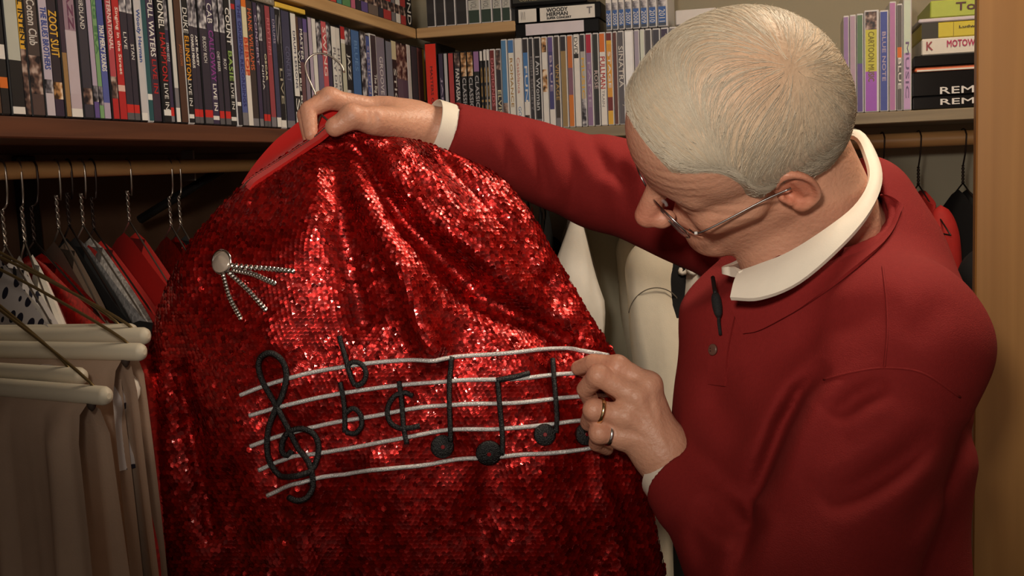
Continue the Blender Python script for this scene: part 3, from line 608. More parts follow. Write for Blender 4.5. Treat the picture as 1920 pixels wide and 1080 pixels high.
# ---- hands
def hp(l): return [P(*x) for x in l]
FH = dict(
 idx=(hp([(708,204,1.275),(618,186,1.245),(578,206,1.235),(583,252,1.228)]),[.0125,.0115,.0100,.0080]),
 mid=(hp([(704,204,1.298),(606,192,1.275),(572,216,1.262),(580,258,1.250)]),[.0125,.0112,.0098,.0080]),
 rin=(hp([(706,216,1.318),(622,210,1.300),(592,238,1.288),(606,268,1.275)]),[.0118,.0105,.0092,.0076]),
 pin=(hp([(712,234,1.332),(650,238,1.320),(628,262,1.305),(640,280,1.292)]),[.0105,.0090,.0080,.0068]),
 thu=(hp([(752,232,1.262),(702,226,1.222),(660,221,1.205),(628,238,1.203)]),[.0165,.0135,.0130,.0112]))
def far_hand(p):
    d = rc(p, P(835,246,1.295), P(768,238,1.29), .0275, .0265)
    pal = rc(p, P(765,236,1.285), P(706,206,1.278), .0260, .0140)
    pal = smin(pal, rc(p, P(765,238,1.296), P(706,218,1.312), .0240, .0130), .02)
    pal = smin(pal, rc(p, P(762,246,1.292), P(712,236,1.326), .0220, .0110), .02)
    pal = smin(pal, rc(p, P(740,206,1.27), P(728,202,1.272), .0120, .0120), .015)
    d = smin(d, pal, .02)
    for k in ('idx','mid','rin','pin'): d = smin(d, chain(p,*FH[k]), .007)
    for k in ('idx','mid'):
        pts = FH[k][0]; d = smin(d, ell(p, pts[1]+U_*.002, (.0125,.0125,.0125)), .006)
    t = chain(p,*FH['thu']); d = smin(d, t, .012)
    d = smin(d, rc(p, P(768,240,1.272), P(702,226,1.224), .0190, .0135), .015)        # thenar
    c = FH['thu'][0]; d = smin(d, ell(p,c[2]+U_*.003,(.0138,.0138,.0138)), .006)
    for a,b in (((716,232,1.206),(730,262,1.222)),((726,230,1.21),(742,262,1.225)),((704,214,1.205),(706,242,1.205)),((690,212,1.20),(692,240,1.2)),((737,232,1.215),(756,262,1.23))):
        d = smax(d, -rc(p,P(*a),P(*b),.0012,.0010), .006)
    return d
NH = dict(
 idx=(hp([(1216,722,1.105),(1158,686,1.108),(1112,680,1.125),(1084,690,1.145)]),[.0120,.0108,.0095,.0078]),
 mid=(hp([(1192,744,1.098),(1122,704,1.095),(1098,730,1.118),(1112,762,1.142)]),[.0122,.0112,.0096,.0080]),
 rin=(hp([(1172,780,1.098),(1114,768,1.092),(1104,792,1.118),(1126,806,1.142)]),[.0118,.0106,.0092,.0078]),
 pin=(hp([(1166,818,1.104),(1124,812,1.096),(1118,832,1.118),(1138,842,1.138)]),[.0106,.0092,.0082,.0070]),
 thu=(hp([(1216,800,1.140),(1172,742,1.160),(1128,706,1.160),(1092,690,1.158)]),[.0150,.0125,.0110,.0090]))
def near_hand(p):
    d = rc(p, P(1280,915,1.105), P(1246,852,1.108), .0290, .0280)
    pal = None
    for k,r0 in (('idx',.0230),('mid',.0225),('rin',.0220),('pin',.0200)):
        e = rc(p, P(1240,842,1.112), NH[k][0][0], r0, .0125); pal = e if pal is None else smin(pal,e,.014)
    d = smin(d,pal,.018)
    for k in ('idx','mid','rin','pin'):
        d = smin(d, chain(p,*NH[k]), .006)
        d = smin(d, ell(p, NH[k][0][0]-D_*.003, (.0125,)*3), .008); d = smin(d, ell(p, NH[k][0][1]-D_*.001, (.0112,)*3), .005)
        d = smin(d, rc(p, NH[k][0][0]-D_*.0110, P(1242,830,1.086), .0022,.0014), .008)    # tendons
    d = smin(d, chain(p,*NH['thu']), .010)
    return d
SL, SR = P(1684,650,1.0), P(1430,430,1.27)
EL, ER = P(1500,1190,.945), P(1135,345,1.385)
WL, WR = P(1276,905,1.10), P(838,250,1.295)
def core(p):
    d = np.full(len(p),1.,F32); CT = P(1590,800,1.12)
    for a,b,r1,r2 in ((NB,CT,.06,.05),(SL,NB,.03,.05),(SR,NB,.03,.05),(SL,EL,.030,.026),(EL,WL,.026,.0265),(SR,ER,.030,.026),(ER,WR,.026,.0265)):
        m = np.all((p>np.minimum(a,b)-r1-.045)&(p<np.maximum(a,b)+r1+.045),1)
        if m.any(): d[m] = smin(d[m], rc(p[m],a,b,r1,r2), .02)
    return d
def boxed(p, d, f, pts, pad):
    P_ = np.array(pts); lo, hi = P_.min(0)-pad, P_.max(0)+pad
    m = np.all((p>lo)&(p<hi),1)
    if m.any(): d[m] = smin(d[m], f(p[m]), .012)
    return d
HC = [hw(x,y,z) for x in (-.12,.14) for y in (-.1,.1) for z in (-.12,.15)]
allp = lambda H: [x for k in H for x in H[k][0]]
def body(p):
    d = core(p)
    d = boxed(p,d,neck_sdf,[hw(-.03,0,0),NB,P(1500,540,1.1)],.13)
    d = boxed(p,d,head_sdf,HC,.02)
    d = boxed(p,d,far_hand,allp(FH)+[WR],.06)
    d = boxed(p,d,near_hand,allp(NH)+[WL],.06)
    return d
PTS = np.array(HC+allp(FH)+allp(NH)+[SL,SR,EL,ER,WL,WR,P(1590,800,1.12)])
SKH = .0019
bv, bf = nets(body, PTS.min(0)-.12, PTS.max(0)+.12, SKH)
M_skin = mat('skin', (198,146,120), .48, var=.10, nscale=90, bump=.45, bscale=230, sss=.12, attr='tint')
person = empty('person', (P(1590,900,1.12)[0], P(1590,900,1.12)[1], 0)); tag(person, 'grey-haired man in red sweater holding up a red sequined jacket','person')
sk = sub('body', bv, bf, M_skin, person)
q = to_head(bv.astype(F32)); sq = q.copy(); sq[:,1] = np.abs(sq[:,1]); tint = np.ones((len(bv),3))
def blush(mask, col):
    global tint; tint = tint*(1-mask[:,None])+tint*np.array(col)*mask[:,None]
gs = lambda a,c,r: np.exp(-np.sum(((a-np.array(c))/np.array(r))**2,1))
blush(gs(q,(.118,0,-.022),(.028,.022,.026)),(1.0,.74,.74))
blush(gs(sq,(-.010,.082,.004),(.025,.018,.035)),(1.0,.66,.60))
blush(gs(sq,(.066,.046,-.026),(.025,.02,.022)),(1.0,.84,.80))
blush(gs(sq,(.092,.008,-.061),(.012,.020,.009)),(.92,.62,.60))
blush(gs(q,(-.045,.0,.125),(.045,.045,.03)),(1.0,.84,.80))
for H in (FH,NH):
    for k in H:
        for j in (1,2,3): blush(.6*np.exp(-np.sum((bv-H[k][0][j])**2,1)/.014**2),(1.0,.82,.78))
ca_ = sk.data.color_attributes.new('tint','FLOAT_COLOR','POINT'); ca_.data.foreach_set('color', np.hstack([tint,np.ones((len(bv),1))]).astype(F32).ravel())
# fingernails on the visible thumb / index of the gripping hand
# ------------------------------------------------------------------ hair
def hmask(q):
    x,y,z = q[:,0], np.abs(q[:,1]), q[:,2]
    sg = lambda v,w_: 1/(1+np.exp(-np.clip(v/w_,-30,30)))
    front = sg(.083-.20*np.maximum(z-.062,0)*0-1.3*y*0-x+.35*(z-.07), .004)      # hairline across the forehead
    temple = 1-sg(x-(.030+.60*(z-.045)), .005)*sg(.075-z,.006)                   # receding temples
    low = sg(z-(.012+np.where(x<-.012,-(-.012-x)*1.25,0)), .004)
    burn = sg(x-.010,.003)*sg(.030-x,.003)*sg(z+.022,.004)*sg(y-.05,.004)           # sideburn
    return np.clip(np.minimum(front,temple)*low+burn*.8,0,1)
WH = np.array((-.045,.048,.116))
def hair_sdf(p):
    q = to_head(p); m = hmask(q)
    bald = np.exp(-np.sum(((q-np.array((-.020,.040,.120),F32))/np.array((.050,.042,.04),F32))**2,1))
    side = np.clip((.11-q[:,2])/.08,0,1)
    fl = q-WH.astype(F32); ang = np.arctan2(fl[:,1],fl[:,0]); 
    ripple = .0002*np.sin(ang*46+9*np.sin(ang*5)+fl[:,2]*70)+.00015*np.sin(ang*97+4*np.sin(fl[:,0]*60))
    t = (m*(.0085+.004*side+ripple))*(1-.35*bald)-.0035
    return cran(q)-t
hv, hf = nets(hair_sdf, np.array(HC).min(0)-.03, np.array(HC).max(0)+.03, .0024)
qh = to_head(hv.astype(F32)); keep = hmask(qh) > .18
fk = keep[hf].all(1); used = np.zeros(len(hv),bool); used[hf[fk].ravel()] = True; idx = np.cumsum(used)-1
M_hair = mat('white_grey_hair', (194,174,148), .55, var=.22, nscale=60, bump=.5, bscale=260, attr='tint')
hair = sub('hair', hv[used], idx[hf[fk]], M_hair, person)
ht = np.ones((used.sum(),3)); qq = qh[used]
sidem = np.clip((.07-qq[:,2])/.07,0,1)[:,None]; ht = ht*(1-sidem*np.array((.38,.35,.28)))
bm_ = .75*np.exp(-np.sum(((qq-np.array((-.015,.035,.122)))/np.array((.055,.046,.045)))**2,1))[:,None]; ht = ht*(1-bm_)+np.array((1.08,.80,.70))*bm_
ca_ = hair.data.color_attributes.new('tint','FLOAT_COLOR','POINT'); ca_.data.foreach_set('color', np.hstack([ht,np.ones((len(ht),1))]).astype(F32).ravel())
# combed strands lying on the hair
rng = np.random.RandomState(3)
cand = hv[used][hmask(qq) > .45]; NS = 5500
st = cand[rng.randint(0,len(cand),NS)]+rng.normal(0,.0012,(NS,3))
def grad(f,p,e=.0006):
    g = np.stack([f((p+np.eye(3)[i]*e).astype(F32))-f((p-np.eye(3)[i]*e).astype(F32)) for i in range(3)],1); return g/(np.linalg.norm(g,axis=1,keepdims=True)+1e-9)
lift = rng.uniform(.0001,.0009,NS); cur = st.copy(); path = [cur.copy()]
NSTEP = 13; slen = rng.uniform(.0036,.0062,NS); jit = rng.normal(0,.10,(NS,3))
for k in range(NSTEP):
    g = grad(hair_sdf,cur); qc = to_head(cur.astype(F32)); fl = qc-WH
    fl[:,2] *= .6
    fl = fl/(np.linalg.norm(fl,axis=1,keepdims=True)+1e-9)
    wf = (np.clip((qc[:,0]+.015)/.085,0,1)*np.clip((qc[:,1]+.07)/.03,0,1))[:,None]  # fringe combed across the brow and back
    fl = fl*(1-wf)+np.array((-.15,.95,-.35))*wf
    back = np.clip((.055-qc[:,2])/.03,0,1)*(np.abs(qc[:,1])>.05); fl = fl*(1-back[:,None])+np.array((-.75,0,-.6))*back[:,None]
    fl = fl/(np.linalg.norm(fl,axis=1,keepdims=True)+1e-9)+jit
    dw = fl@HM.T; dw -= g*np.sum(dw*g,1,keepdims=True); dw /= np.linalg.norm(dw,axis=1,keepdims=True)+1e-9
    cur = cur+dw*slen[:,None]
    cur = cur-grad(hair_sdf,cur)*(hair_sdf(cur.astype(F32))-lift)[:,None]; path.append(cur.copy())
path = np.array(path)                                                               # steps x strands x 3
V=[];Fc=[];TN=[]
rad = rng.uniform(.00012,.00024,NS)
for s in range(NS):
    q0 = to_head(path[:,s].astype(F32)); 
    n_ = NSTEP+1; mk = hmask(q0); stop = np.argmax(mk<.12) if (mk<.12).any() else n_
    if stop < 4: continue
    pts = path[:stop,s]; t = np.gradient(pts,axis=0); t /= np.linalg.norm(t,axis=1,keepdims=True)+1e-9
    a = np.cross(t,(HO-pts)); a /= np.linalg.norm(a,axis=1,keepdims=True)+1e-9; b = np.cross(t,a)
    taper = np.linspace(1,.35,stop)[:,None]*rad[s]; base = len(V)
    for j in range(3):
        pass
    ring = np.stack([pts+taper*(math.cos(c)*a+math.sin(c)*b) for c in (0,2.09,4.19)],1).reshape(-1,3)
    V.extend(ring.tolist()); tn = rng.uniform(.85,1.12); TN += [tn]*len(ring)
    for i in range(stop-1):
        for j in range(3): Fc.append((base+i*3+j,base+i*3+(j+1)%3,base+(i+1)*3+(j+1)%3,base+(i+1)*3+j))
M_strand = mat('white_hair_strand', (204,192,172), .42, var=.1, nscale=50, attr='tint')
hs = sub('hair_strands', V, Fc, M_strand, person); hs['kind'] = 'stuff'
tn = np.array(TN)[:,None]*np.ones((1,3)); ca_ = hs.data.color_attributes.new('tint','FLOAT_COLOR','POINT'); ca_.data.foreach_set('color', np.hstack([tn,np.ones((len(tn),1))]).astype(F32).ravel())
# eyebrows
for s in (1,-1):
    V=[];Fc=[]
    for k in range(90):
        u = rng.uniform(0,1); x0 = np.array((.098-.018*u,s*(.010+.036*u),.026+.006*math.sin(u*3)+rng.uniform(-.003,.003)))
        d = .62*np.array((.004+.003*rng.rand(),s*(.003+.003*u),.002*rng.uniform(-1,2))); p0=x0; p1=x0+d*1.0; p2=x0+d*1.9-np.array((0,0,.0012))
        m_ = MB().tube([hw(*p0),hw(*p1),hw(*p2)],[.0002,.00018,.00008],3,cap=False); b0=len(V); V+=m_.v; Fc+=[tuple(i+b0 for i in f_) for f_ in m_.f]
    e = sub('eyebrow', V, Fc, mat('brow_hair',(170,156,134),.5,var=.1,nscale=50), person); e['kind']='stuff'
# ------------------------------------------------------------------ sweater
CREASE = [ # pixel polylines on the near side, depth, width (px)
 ([(1552,685),(1500,740),(1468,800),(1448,850),(1425,910),(1412,940)],.018,20),([(1668,716),(1610,744),(1560,785)],.010,20),
 ([(1765,800),(1690,865),(1610,915),(1540,950)],.011,26),([(1815,790),(1770,900),(1690,1010)],.009,26),([(1840,880),(1780,990),(1740,1070)],.004,22),
 ([(1340,690),(1350,760),(1400,830)],.008,34),([(1560,660),(1480,650),(1400,690)],.004,36),
 ([(1395,925),(1412,985),(1392,1040),(1370,1090)],.008,18),([(1310,930),(1350,985),(1402,1000)],.006,18),([(1290,985),(1330,1060)],.005,18),([(1250,960),(1270,1080)],.004,16),
 ([(1690,560),(1600,600),(1480,620)],.006,34),([(1780,560),(1700,640)],.003,30)]
FCREASE = [([(985,235),(1010,300),(1030,370)],.006,12),([(1050,245),(1075,320),(1070,400)],.006,14),([(1095,255),(1140,320),(1200,345)],.007,14),([(1160,290),(1180,400)],.005,14),([(940,240),(960,330)],.004,10)]
def seg_d(px,py,a,b):
    a=np.array(a,float); b=np.array(b,float); d=b-a; t=np.clip(((px-a[0])*d[0]+(py-a[1])*d[1])/(d@d),0,1); return np.hypot(px-a[0]-t*d[0],py-a[1]-t*d[1])
def crease(p, L):
    px,py,z_ = proj(p); out = np.zeros(len(p))
    for pl,amp,wd in L:
        q_ = np.array(pl,float); ln = np.linalg.norm(np.diff(q_,axis=0),axis=1); tot = ln.sum(); acc_ = 0.
        d = np.full(len(p),1e9); sp = np.zeros(len(p))
        for i in range(len(pl)-1):
            e = q_[i+1]-q_[i]; t = np.clip(((px-q_[i,0])*e[0]+(py-q_[i,1])*e[1])/(e@e),0,1); di = np.hypot(px-q_[i,0]-t*e[0],py-q_[i,1]-t*e[1])
            m = di < d; d = np.where(m,di,d); sp = np.where(m,(acc_+t*ln[i])/tot,sp); acc_ += ln[i]
        tp = np.sin(np.clip(sp,0,1)*math.pi)**.7
        out += amp*tp*(np.exp(-(d/wd)**2)-.35*np.exp(-((d-2.0*wd)/(1.2*wd))**2))
    return out
CNK = P(1545,420,1.085)        # centre of the neck opening
CB_ = np.array([P(1612,248,1.155),P(1652,346,1.045),P(1572,468,.985),P(1425,560,.99),P(1370,560,1.0),P(1380,500,1.13),P(1500,400,1.2)])
CC_ = CB_.mean(0); CN_ = np.linalg.svd(CB_-CC_)[2][2]; CN_ = CN_ if CN_@(HO-CC_) > 0 else -CN_
def cutcuff(p, d, w_, e_, r):
    ax = (w_-e_)/np.linalg.norm(w_-e_); d = smax(d, -rc(p, w_-ax*.02, w_+ax*.06, r, r), .003)
    return smax(d, (p-w_.astype(F32))@ax.astype(F32)-F32(.002), .003)
def sweater(p):
    d = rc(p, P(1570,600,1.10), P(1565,830,1.08), .112, .122)
    d = smin(d, rc(p, P(1550,600,1.22), P(1560,830,1.20), .110, .120), .05)
    d = smin(d, rc(p, P(1565,830,1.09), P(1585,1400,1.09), .122, .130), .04)
    d = smin(d, rc(p, P(1560,830,1.20), P(1580,1400,1.2), .120, .130), .04)
    d = smin(d, rc(p, P(1425,640,1.15), P(1425,780,1.15), .082, .092), .06)
    d = smin(d, rc(p, P(1645,500,1.12), P(1680,640,1.09), .060, .085), .04)
    d = smin(d, rc(p, P(1604,394,1.13), P(1645,500,1.12), .058, .060), .03)
    d = smin(d, rc(p, P(1600,470,1.13), P(1430,560,1.13), .070, .078), .04)
    d = smin(d, rc(p, SR, P(1560,470,1.18), .076, .07), .04)
    fa = cutcuff(p, smin(rc(p, SR, ER, .078, .059), rc(p, ER, WR, .058, .040), .02), WR, ER, .034)
    d = smin(d, fa, .03)
    na = smin(rc(p, SL, EL, .080, .076), rc(p, EL, WL+ (EL-WL)*.02, .068, .0400), .018)
    na = cutcuff(p, na, WL, EL, .031)
    d = smin(d, smin(rc(p, SL, P(1640,580,1.09), .078,.075), na, .02), .016)
    pl = (p-CC_.astype(F32))@CN_.astype(F32); nearneck = nrm(p-CC_.astype(F32)) < .16
    d = np.where(nearneck, smax(d, pl-F32(.004), .006), d)
    # openings: neck, cuffs
    d = smax(d, -rc(p, P(1560,470,1.11), P(1490,300,1.04), .062, .075), .006)
    _,_,z_ = proj(p)
    near = 1/(1+np.exp((z_-1.12)/.02)); px,py,_ = proj(p)
    m = (np.abs(d) < .03)&(near > .02)
    if m.any(): d[m] = d[m] + crease(p[m],CREASE)*near[m]
    m = (np.abs(d) < .03)&(px < 1260)
    if m.any(): d[m] = d[m] + crease(p[m],FCREASE)*(1/(1+np.exp((px[m]-1215)/8)))
    d = d + .0016*np.sin(px*.021+py*.013)*np.sin(py*.017-px*.008)
    return d
SP = np.array([SL,SR,EL,ER,WL,WR,P(1590,1300,1.1),P(1600,470,1.1)])
sv, sf = nets(sweater, np.append(SP.min(0)[:2]-.16, P(1560,1290,1.1)[2]), SP.max(0)+.16, .0036)
M_swe = mat('red_knit', (126,30,29), .85, var=.10, nscale=260, bump=.35, bscale=900, spec=.2)
swe = sub('sweater', sv, sf, M_swe, person); swe['label'] = 'dark red knit polo sweater'
# trousers below the sweater, out of frame but carried to the floor
M_trou = mat('black_trouser_cloth', (24,22,24), .9, var=.2, nscale=80)
hipz = P(1575,1300,1.12)
def trous(p):
    c = hipz+np.array((0,0,.03)); d = rc(p, c-D_*.07, c+D_*.08, .125,.125)
    for s in (-1,1):
        k = c+D_*(.085*s)*np.array((1,1,0)); kn = np.array((k[0]-.02,k[1],.52)); an = np.array((k[0]+.01,k[1],.03))
        d = smin(d, rc(p,k,kn,.105,.075), .04); d = smin(d, rc(p,kn,an,.075,.06), .02)
    return d
tv, tf = nets(trous, hipz-np.array((.35,.35,hipz[2]-.02)), hipz+np.array((.35,.35,.2)), .012)
sub('trousers', tv, tf, M_trou, person)
M_shoe = mat('black_shoe_leather', (20,18,18), .35)
for s in (-1,1):
    k = hipz+D_*(.085*s)*np.array((1,1,0)); 
    shv, shf = nets(lambda p: smax(smin(ell(p,(k[0]-.07,k[1]-.02,.035),(.14,.05,.045)),ell(p,(k[0]+.01,k[1],.05),(.06,.048,.06)),.02),-(p[:,2]-F32(.003)),.004), (k[0]-.26,k[1]-.15,-.02),(k[0]+.15,k[1]+.12,.16),.006)
    sub('shoe', shv, shf, M_shoe, person)
# ------------------------------------------------------------------ shirt collar, cuffs, sweater collar, placket
M_white = mat('white_shirt_cotton', (224,214,198), .75, var=.04, nscale=80, bump=.1, bscale=900)
def strip(name, top, bot, m, th=.0022, n=40, parent=None, mid=0., closed=False):
    a = spline([P(*x) for x in top], n); b = spline([P(*x) for x in bot], n); rows = []
    for t in np.linspace(0,1,6):
        rows.append(a*(1-t)+b*t)
    G = np.array(rows); du = np.gradient(G,axis=1); dv = np.gradient(G,axis=0); nn = np.cross(du,dv); nn /= np.linalg.norm(nn,axis=2,keepdims=True)+1e-9
    tt = np.linspace(0,1,6)[:,None,None]; G = G + nn*mid*np.sin(tt*math.pi)
    A = G+nn*th; B = G-nn*th; mb = MB(); mb.grid(A); mb.grid(B[:,::-1])
    for e1,e2 in ((A[0],B[0]),(B[-1],A[-1])): mb.grid(np.array([e2,e1]))
    mb.grid(np.array([A[:,0],B[:,0]])); mb.grid(np.array([B[:,-1],A[:,-1]]))
    return mb.build(name, m, parent, smooth=True)
ctop = [(1552,268,1.17),(1600,258,1.135),(1622,296,1.085),(1628,338,1.045),(1604,386,1.015),(1550,430,1.0),(1480,474,1.0),(1425,497,1.01),(1388,510,1.02)]
cbot = [(1570,262,1.185),(1612,248,1.155),(1644,296,1.095),(1652,346,1.045),(1628,404,1.0),(1572,468,.980),(1496,532,.980),(1425,560,.985),(1370,560,1.0)]
strip('shirt_collar', ctop, cbot, M_white, parent=person, mid=.003)
strip('shirt_collar', [(1388,508,1.014),(1372,500,1.03),(1358,500,1.05),(1400,480,1.12),(1500,400,1.19),(1560,290,1.18)],[(1392,520,1.014),(1374,518,1.03),(1358,512,1.05),(1390,510,1.13),(1500,430,1.21),(1580,300,1.2)], M_white, parent=person)
def cuff(c, ax, r, l, nm='shirt_cuff'):
    ax = ax/np.linalg.norm(ax); a = np.cross(ax,U_); a /= np.linalg.norm(a); b = np.cross(ax,a); G=[]
    for t,rr in ((-.02,r),(l,r*.99),(l+.0012,r*.975),(l,r*.95),(-.02,r*.94)):
        G.append([c+ax*t+rr*(math.cos(u)*a+math.sin(u)*b) for u in np.linspace(0,2*math.pi,40,endpoint=False)])
    return MB().grid(np.array(G),closeu=True).build(nm, M_white, person, smooth=True)
cuff(WR, WR-ER, .0365, .021); cuff(WL, WL-EL, .0365, .016)
# ------------------------------------------------------------------ sequined jacket
ROWS = [((612,238),(672,247),1.226,1.232,.004),((566,272),(790,268),1.236,1.250,.018),((520,303),(872,300),1.236,1.252,.030),((468,338),(936,334),1.232,1.245,.040),
 ((404,400),(990,395),1.222,1.235,.050),((342,480),(1040,480),1.212,1.225,.056),((296,590),(1103,590),1.205,1.212,.060),((278,700),(1160,685),1.200,1.198,.060),
 ((270,800),(1186,800),1.198,1.192,.060),((272,900),(1208,900),1.198,1.190,.060),((276,1000),(1230,1000),1.198,1.190,.058),((280,1080),(1248,1080),1.198,1.190,.056),((292,1260),(1290,1260),1.2,1.19,.05)]
NV, NU = 190, 170
RW = spline([[a[0],a[1],b[0],b[1],z0,z1,c] for a,b,z0,z1,c in ROWS], NV)
FOLD = [ # ridges (+) and valleys (-): pixel polyline, amplitude m, width px
 ([(640,262),(690,380),(760,520),(810,660)],.018,24),([(690,265),(800,400),(960,520),(1110,640)],.014,28),([(650,270),(760,420),(900,560),(1060,640)],-.024,34),
 ([(760,280),(880,400),(1010,500)],.014,24),([(820,300),(930,420),(1040,560)],-.018,24),([(620,270),(560,420),(520,640)],.008,50),([(625,280),(640,430),(680,600)],-.014,32),
 ([(600,270),(460,400),(380,560)],-.006,40),([(340,700),(370,850),(400,1000)],-.016,20),([(300,620),(310,800),(300,1000)],.006,22),
 ([(560,880),(560,1000),(580,1100)],.012,24),([(650,900),(640,1000),(660,1100)],-.010,30),([(720,880),(760,1000),(800,1100)],.010,40),([(920,880),(900,1000),(930,1100)],-.010,36),([(1000,900),(1040,1000),(1060,1100)],.008,34),
 ([(1125,860),(1140,950),(1170,1080)],.009,20),([(430,900),(450,1000),(440,1100)],-.008,26),([(1040,700),(1100,800),(1150,900)],-.006,30),([(860,640),(830,760),(850,860)],-.005,40),([(480,640),(440,760),(470,900)],.005,44)]
def seg2(px,py,a,b):
    a=np.array(a,float); b=np.array(b,float); d=b-a; t=np.clip(((px-a[0])*d[0]+(py-a[1])*d[1])/(d@d),0,1); return np.hypot(px-a[0]-t*d[0],py-a[1]-t*d[1])
uu = (1-np.cos(np.linspace(0,math.pi,NU)))/2
PX = RW[:,0:1]*(1-uu)+RW[:,2:3]*uu; PY = RW[:,1:2]*(1-uu)+RW[:,3:4]*uu
PY = PY + 6*np.sin(uu*math.pi)[None]*0
prof = (1-np.abs(2*uu-1)**2.4)**.62
fo = np.zeros_like(PX)
for pl,amp,wd in FOLD:
    d = np.full(PX.shape,1e9)
    for i in range(len(pl)-1): d = np.minimum(d,seg2(PX,PY,pl[i],pl[i+1]))
    fo += amp*np.exp(-(d/wd)**2)
fo += .0022*np.sin(PX*.031+PY*.012)*np.sin(PY*.027-PX*.011)
edge = np.clip(np.minimum(uu,1-uu)/.06,0,1)[None]*np.clip(np.arange(NV)/14.,0,1)[:,None]
Z0 = RW[:,4:5]*(1-uu)+RW[:,5:6]*uu
ZF = Z0 - RW[:,6:7]*prof - fo*edge
ZB = Z0 + RW[:,6:7]*.38*prof + .3*fo*edge
cast = lambda X,Y,Z: CAM + Z[...,None]*(D_ + ((X-960)/FPX)[...,None]*R_ - ((Y-540)/FPX)[...,None]*U_)
GF, GBk = cast(PX,PY,ZF), cast(PX,PY,ZB)
jk = empty('sequin_jacket', P(760,1260,1.2)); tag(jk,'red sequined jacket with music staff, held up on a hanger','jacket')
M_redcloth = mat('red_backing_cloth', (120,10,10), .7, var=.15, nscale=120)
M_lining = mat('red_satin_lining', (190,26,22), .45, var=.08, nscale=40, sheen=.2)
mb = MB(); mb.grid(GF); front = mb.build('jacket_front', M_redcloth, jk, smooth=True)
MB().grid(GBk[:,::-1]).build('jacket_back', M_redcloth, jk, smooth=True)
bvh = BVHTree.FromPolygons([tuple(x) for x in GF.reshape(-1,3)], [(i*NU+j,i*NU+j+1,(i+1)*NU+j+1,(i+1)*NU+j) for i in range(NV-1) for j in range(NU-1)])
def onj(px,py,off=.0):
    d = Vector(P(px,py,1.0)-CAM).normalized(); h = bvh.ray_cast(Vector(CAM),d)
    if h[0] is None: return P(px,py,1.19), -D_
    n_ = np.array(h[1]); n_ = n_ if n_@D_ < 0 else -n_
    return np.array(h[0])+n_*off, n_
# sequins in offset rows over the front and round the sides
def sequins():
    full = np.concatenate([GBk[:,:40][:,::-1], GF, GBk[:,-40:][:,::-1]],1)
    full = full[:, :]
    rng2 = np.random.RandomState(5); C=[];N_=[];T_=[]
    du = np.gradient(full,axis=1); dv = np.gradient(full,axis=0); nn = np.cross(du,dv); nn /= np.linalg.norm(nn,axis=2,keepdims=True)+1e-9
    sgn = np.sign(np.sum(nn[:,NU//2+40]*D_,1))
    nn = nn*np.where(np.median(sgn)>0,-1,1)
    midlen = np.concatenate([[0],np.cumsum(np.linalg.norm(np.diff(full[:,40+NU//2],axis=0),axis=1))])
    # rows are close together near the top, so step along the longer side there
    sidelen = np.concatenate([[0],np.cumsum(np.maximum(np.linalg.norm(np.diff(GF[:,int(NU*.2)],axis=0),axis=1),np.linalg.norm(np.diff(GF[:,int(NU*.8)],axis=0),axis=1)))])
    s = np.arange(.004,sidelen[-1],.0043); vi = np.interp(s,sidelen,np.arange(NV))
    for k,v in enumerate(vi):
        i = min(int(v),NV-2); f = v-i; row = full[i]*(1-f)+full[i+1]*f; nr = nn[i]*(1-f)+nn[i+1]*f; tr = full[i+1]-full[i]
        L = np.concatenate([[0],np.cumsum(np.linalg.norm(np.diff(row,axis=0),axis=1))])
        t = np.arange(.002+(k%2)*.0026, L[-1]-.001, .0052); t = t+rng2.normal(0,.0004,len(t))
        C.append(np.stack([np.interp(t,L,row[:,j]) for j in range(3)],1)); N_.append(np.stack([np.interp(t,L,nr[:,j]) for j in range(3)],1)); T_.append(np.stack([np.interp(t,L,tr[:,j]) for j in range(3)],1))
    C=np.vstack(C);N_=np.vstack(N_);T_=np.vstack(T_); n=len(C)
    N_/=np.linalg.norm(N_,axis=1,keepdims=True)+1e-9; T_-=N_*np.sum(T_*N_,1,keepdims=True); T_/=np.linalg.norm(T_,axis=1,keepdims=True)+1e-9
    S_=np.cross(N_,T_)
    px,py,_=proj(C)
    patch = .5+.5*np.sin(px*.017+2*np.sin(py*.011))*np.sin(py*.021+1.7*np.sin(px*.013))
    loose = rng2.rand(n) < (.02+.12*np.clip(patch-.5,0,1))
    jt = np.where(loose,.36,.05+.08*patch)[:,None]
    nz_ = lambda a,b,c: np.sin(px*a+1.9*np.sin(py*b+c)+c)*np.sin(py*a*1.1+1.7*np.sin(px*b*1.2+2*c))
    big = .6*nz_(.016,.012,1.3)+.4*nz_(.041,.033,4.1); big2 = .6*nz_(.019,.014,2.2)+.4*nz_(.047,.036,.7)
    tilt = -.17+.18*big[:,None]+rng2.normal(0,1,(n,1))*jt; roll_ = .20*big2[:,None]+rng2.normal(0,1,(n,1))*jt
    Nn = N_ + T_*tilt*-1 + S_*roll_; Nn/=np.linalg.norm(Nn,axis=1,keepdims=True)
    A = S_-Nn*np.sum(S_*Nn,1,keepdims=True); A/=np.linalg.norm(A,axis=1,keepdims=True); B=np.cross(Nn,A)
    c = C+N_*.0016; r=.00335; K=7
    vs=[c-Nn*.00035]+[c+r*(math.cos(2*math.pi*j/K)*A+math.sin(2*math.pi*j/K)*B) for j in range(K)]
    V=np.stack(vs,1).reshape(-1,3); base=np.arange(n)[:,None]*(K+1)
    F_=np.concatenate([np.concatenate([base,base+1+j,base+1+(j+1)%K],1) for j in range(K)])
    return V,F_,n,rng2
SV,SF_,NSQ,rng2 = sequins()
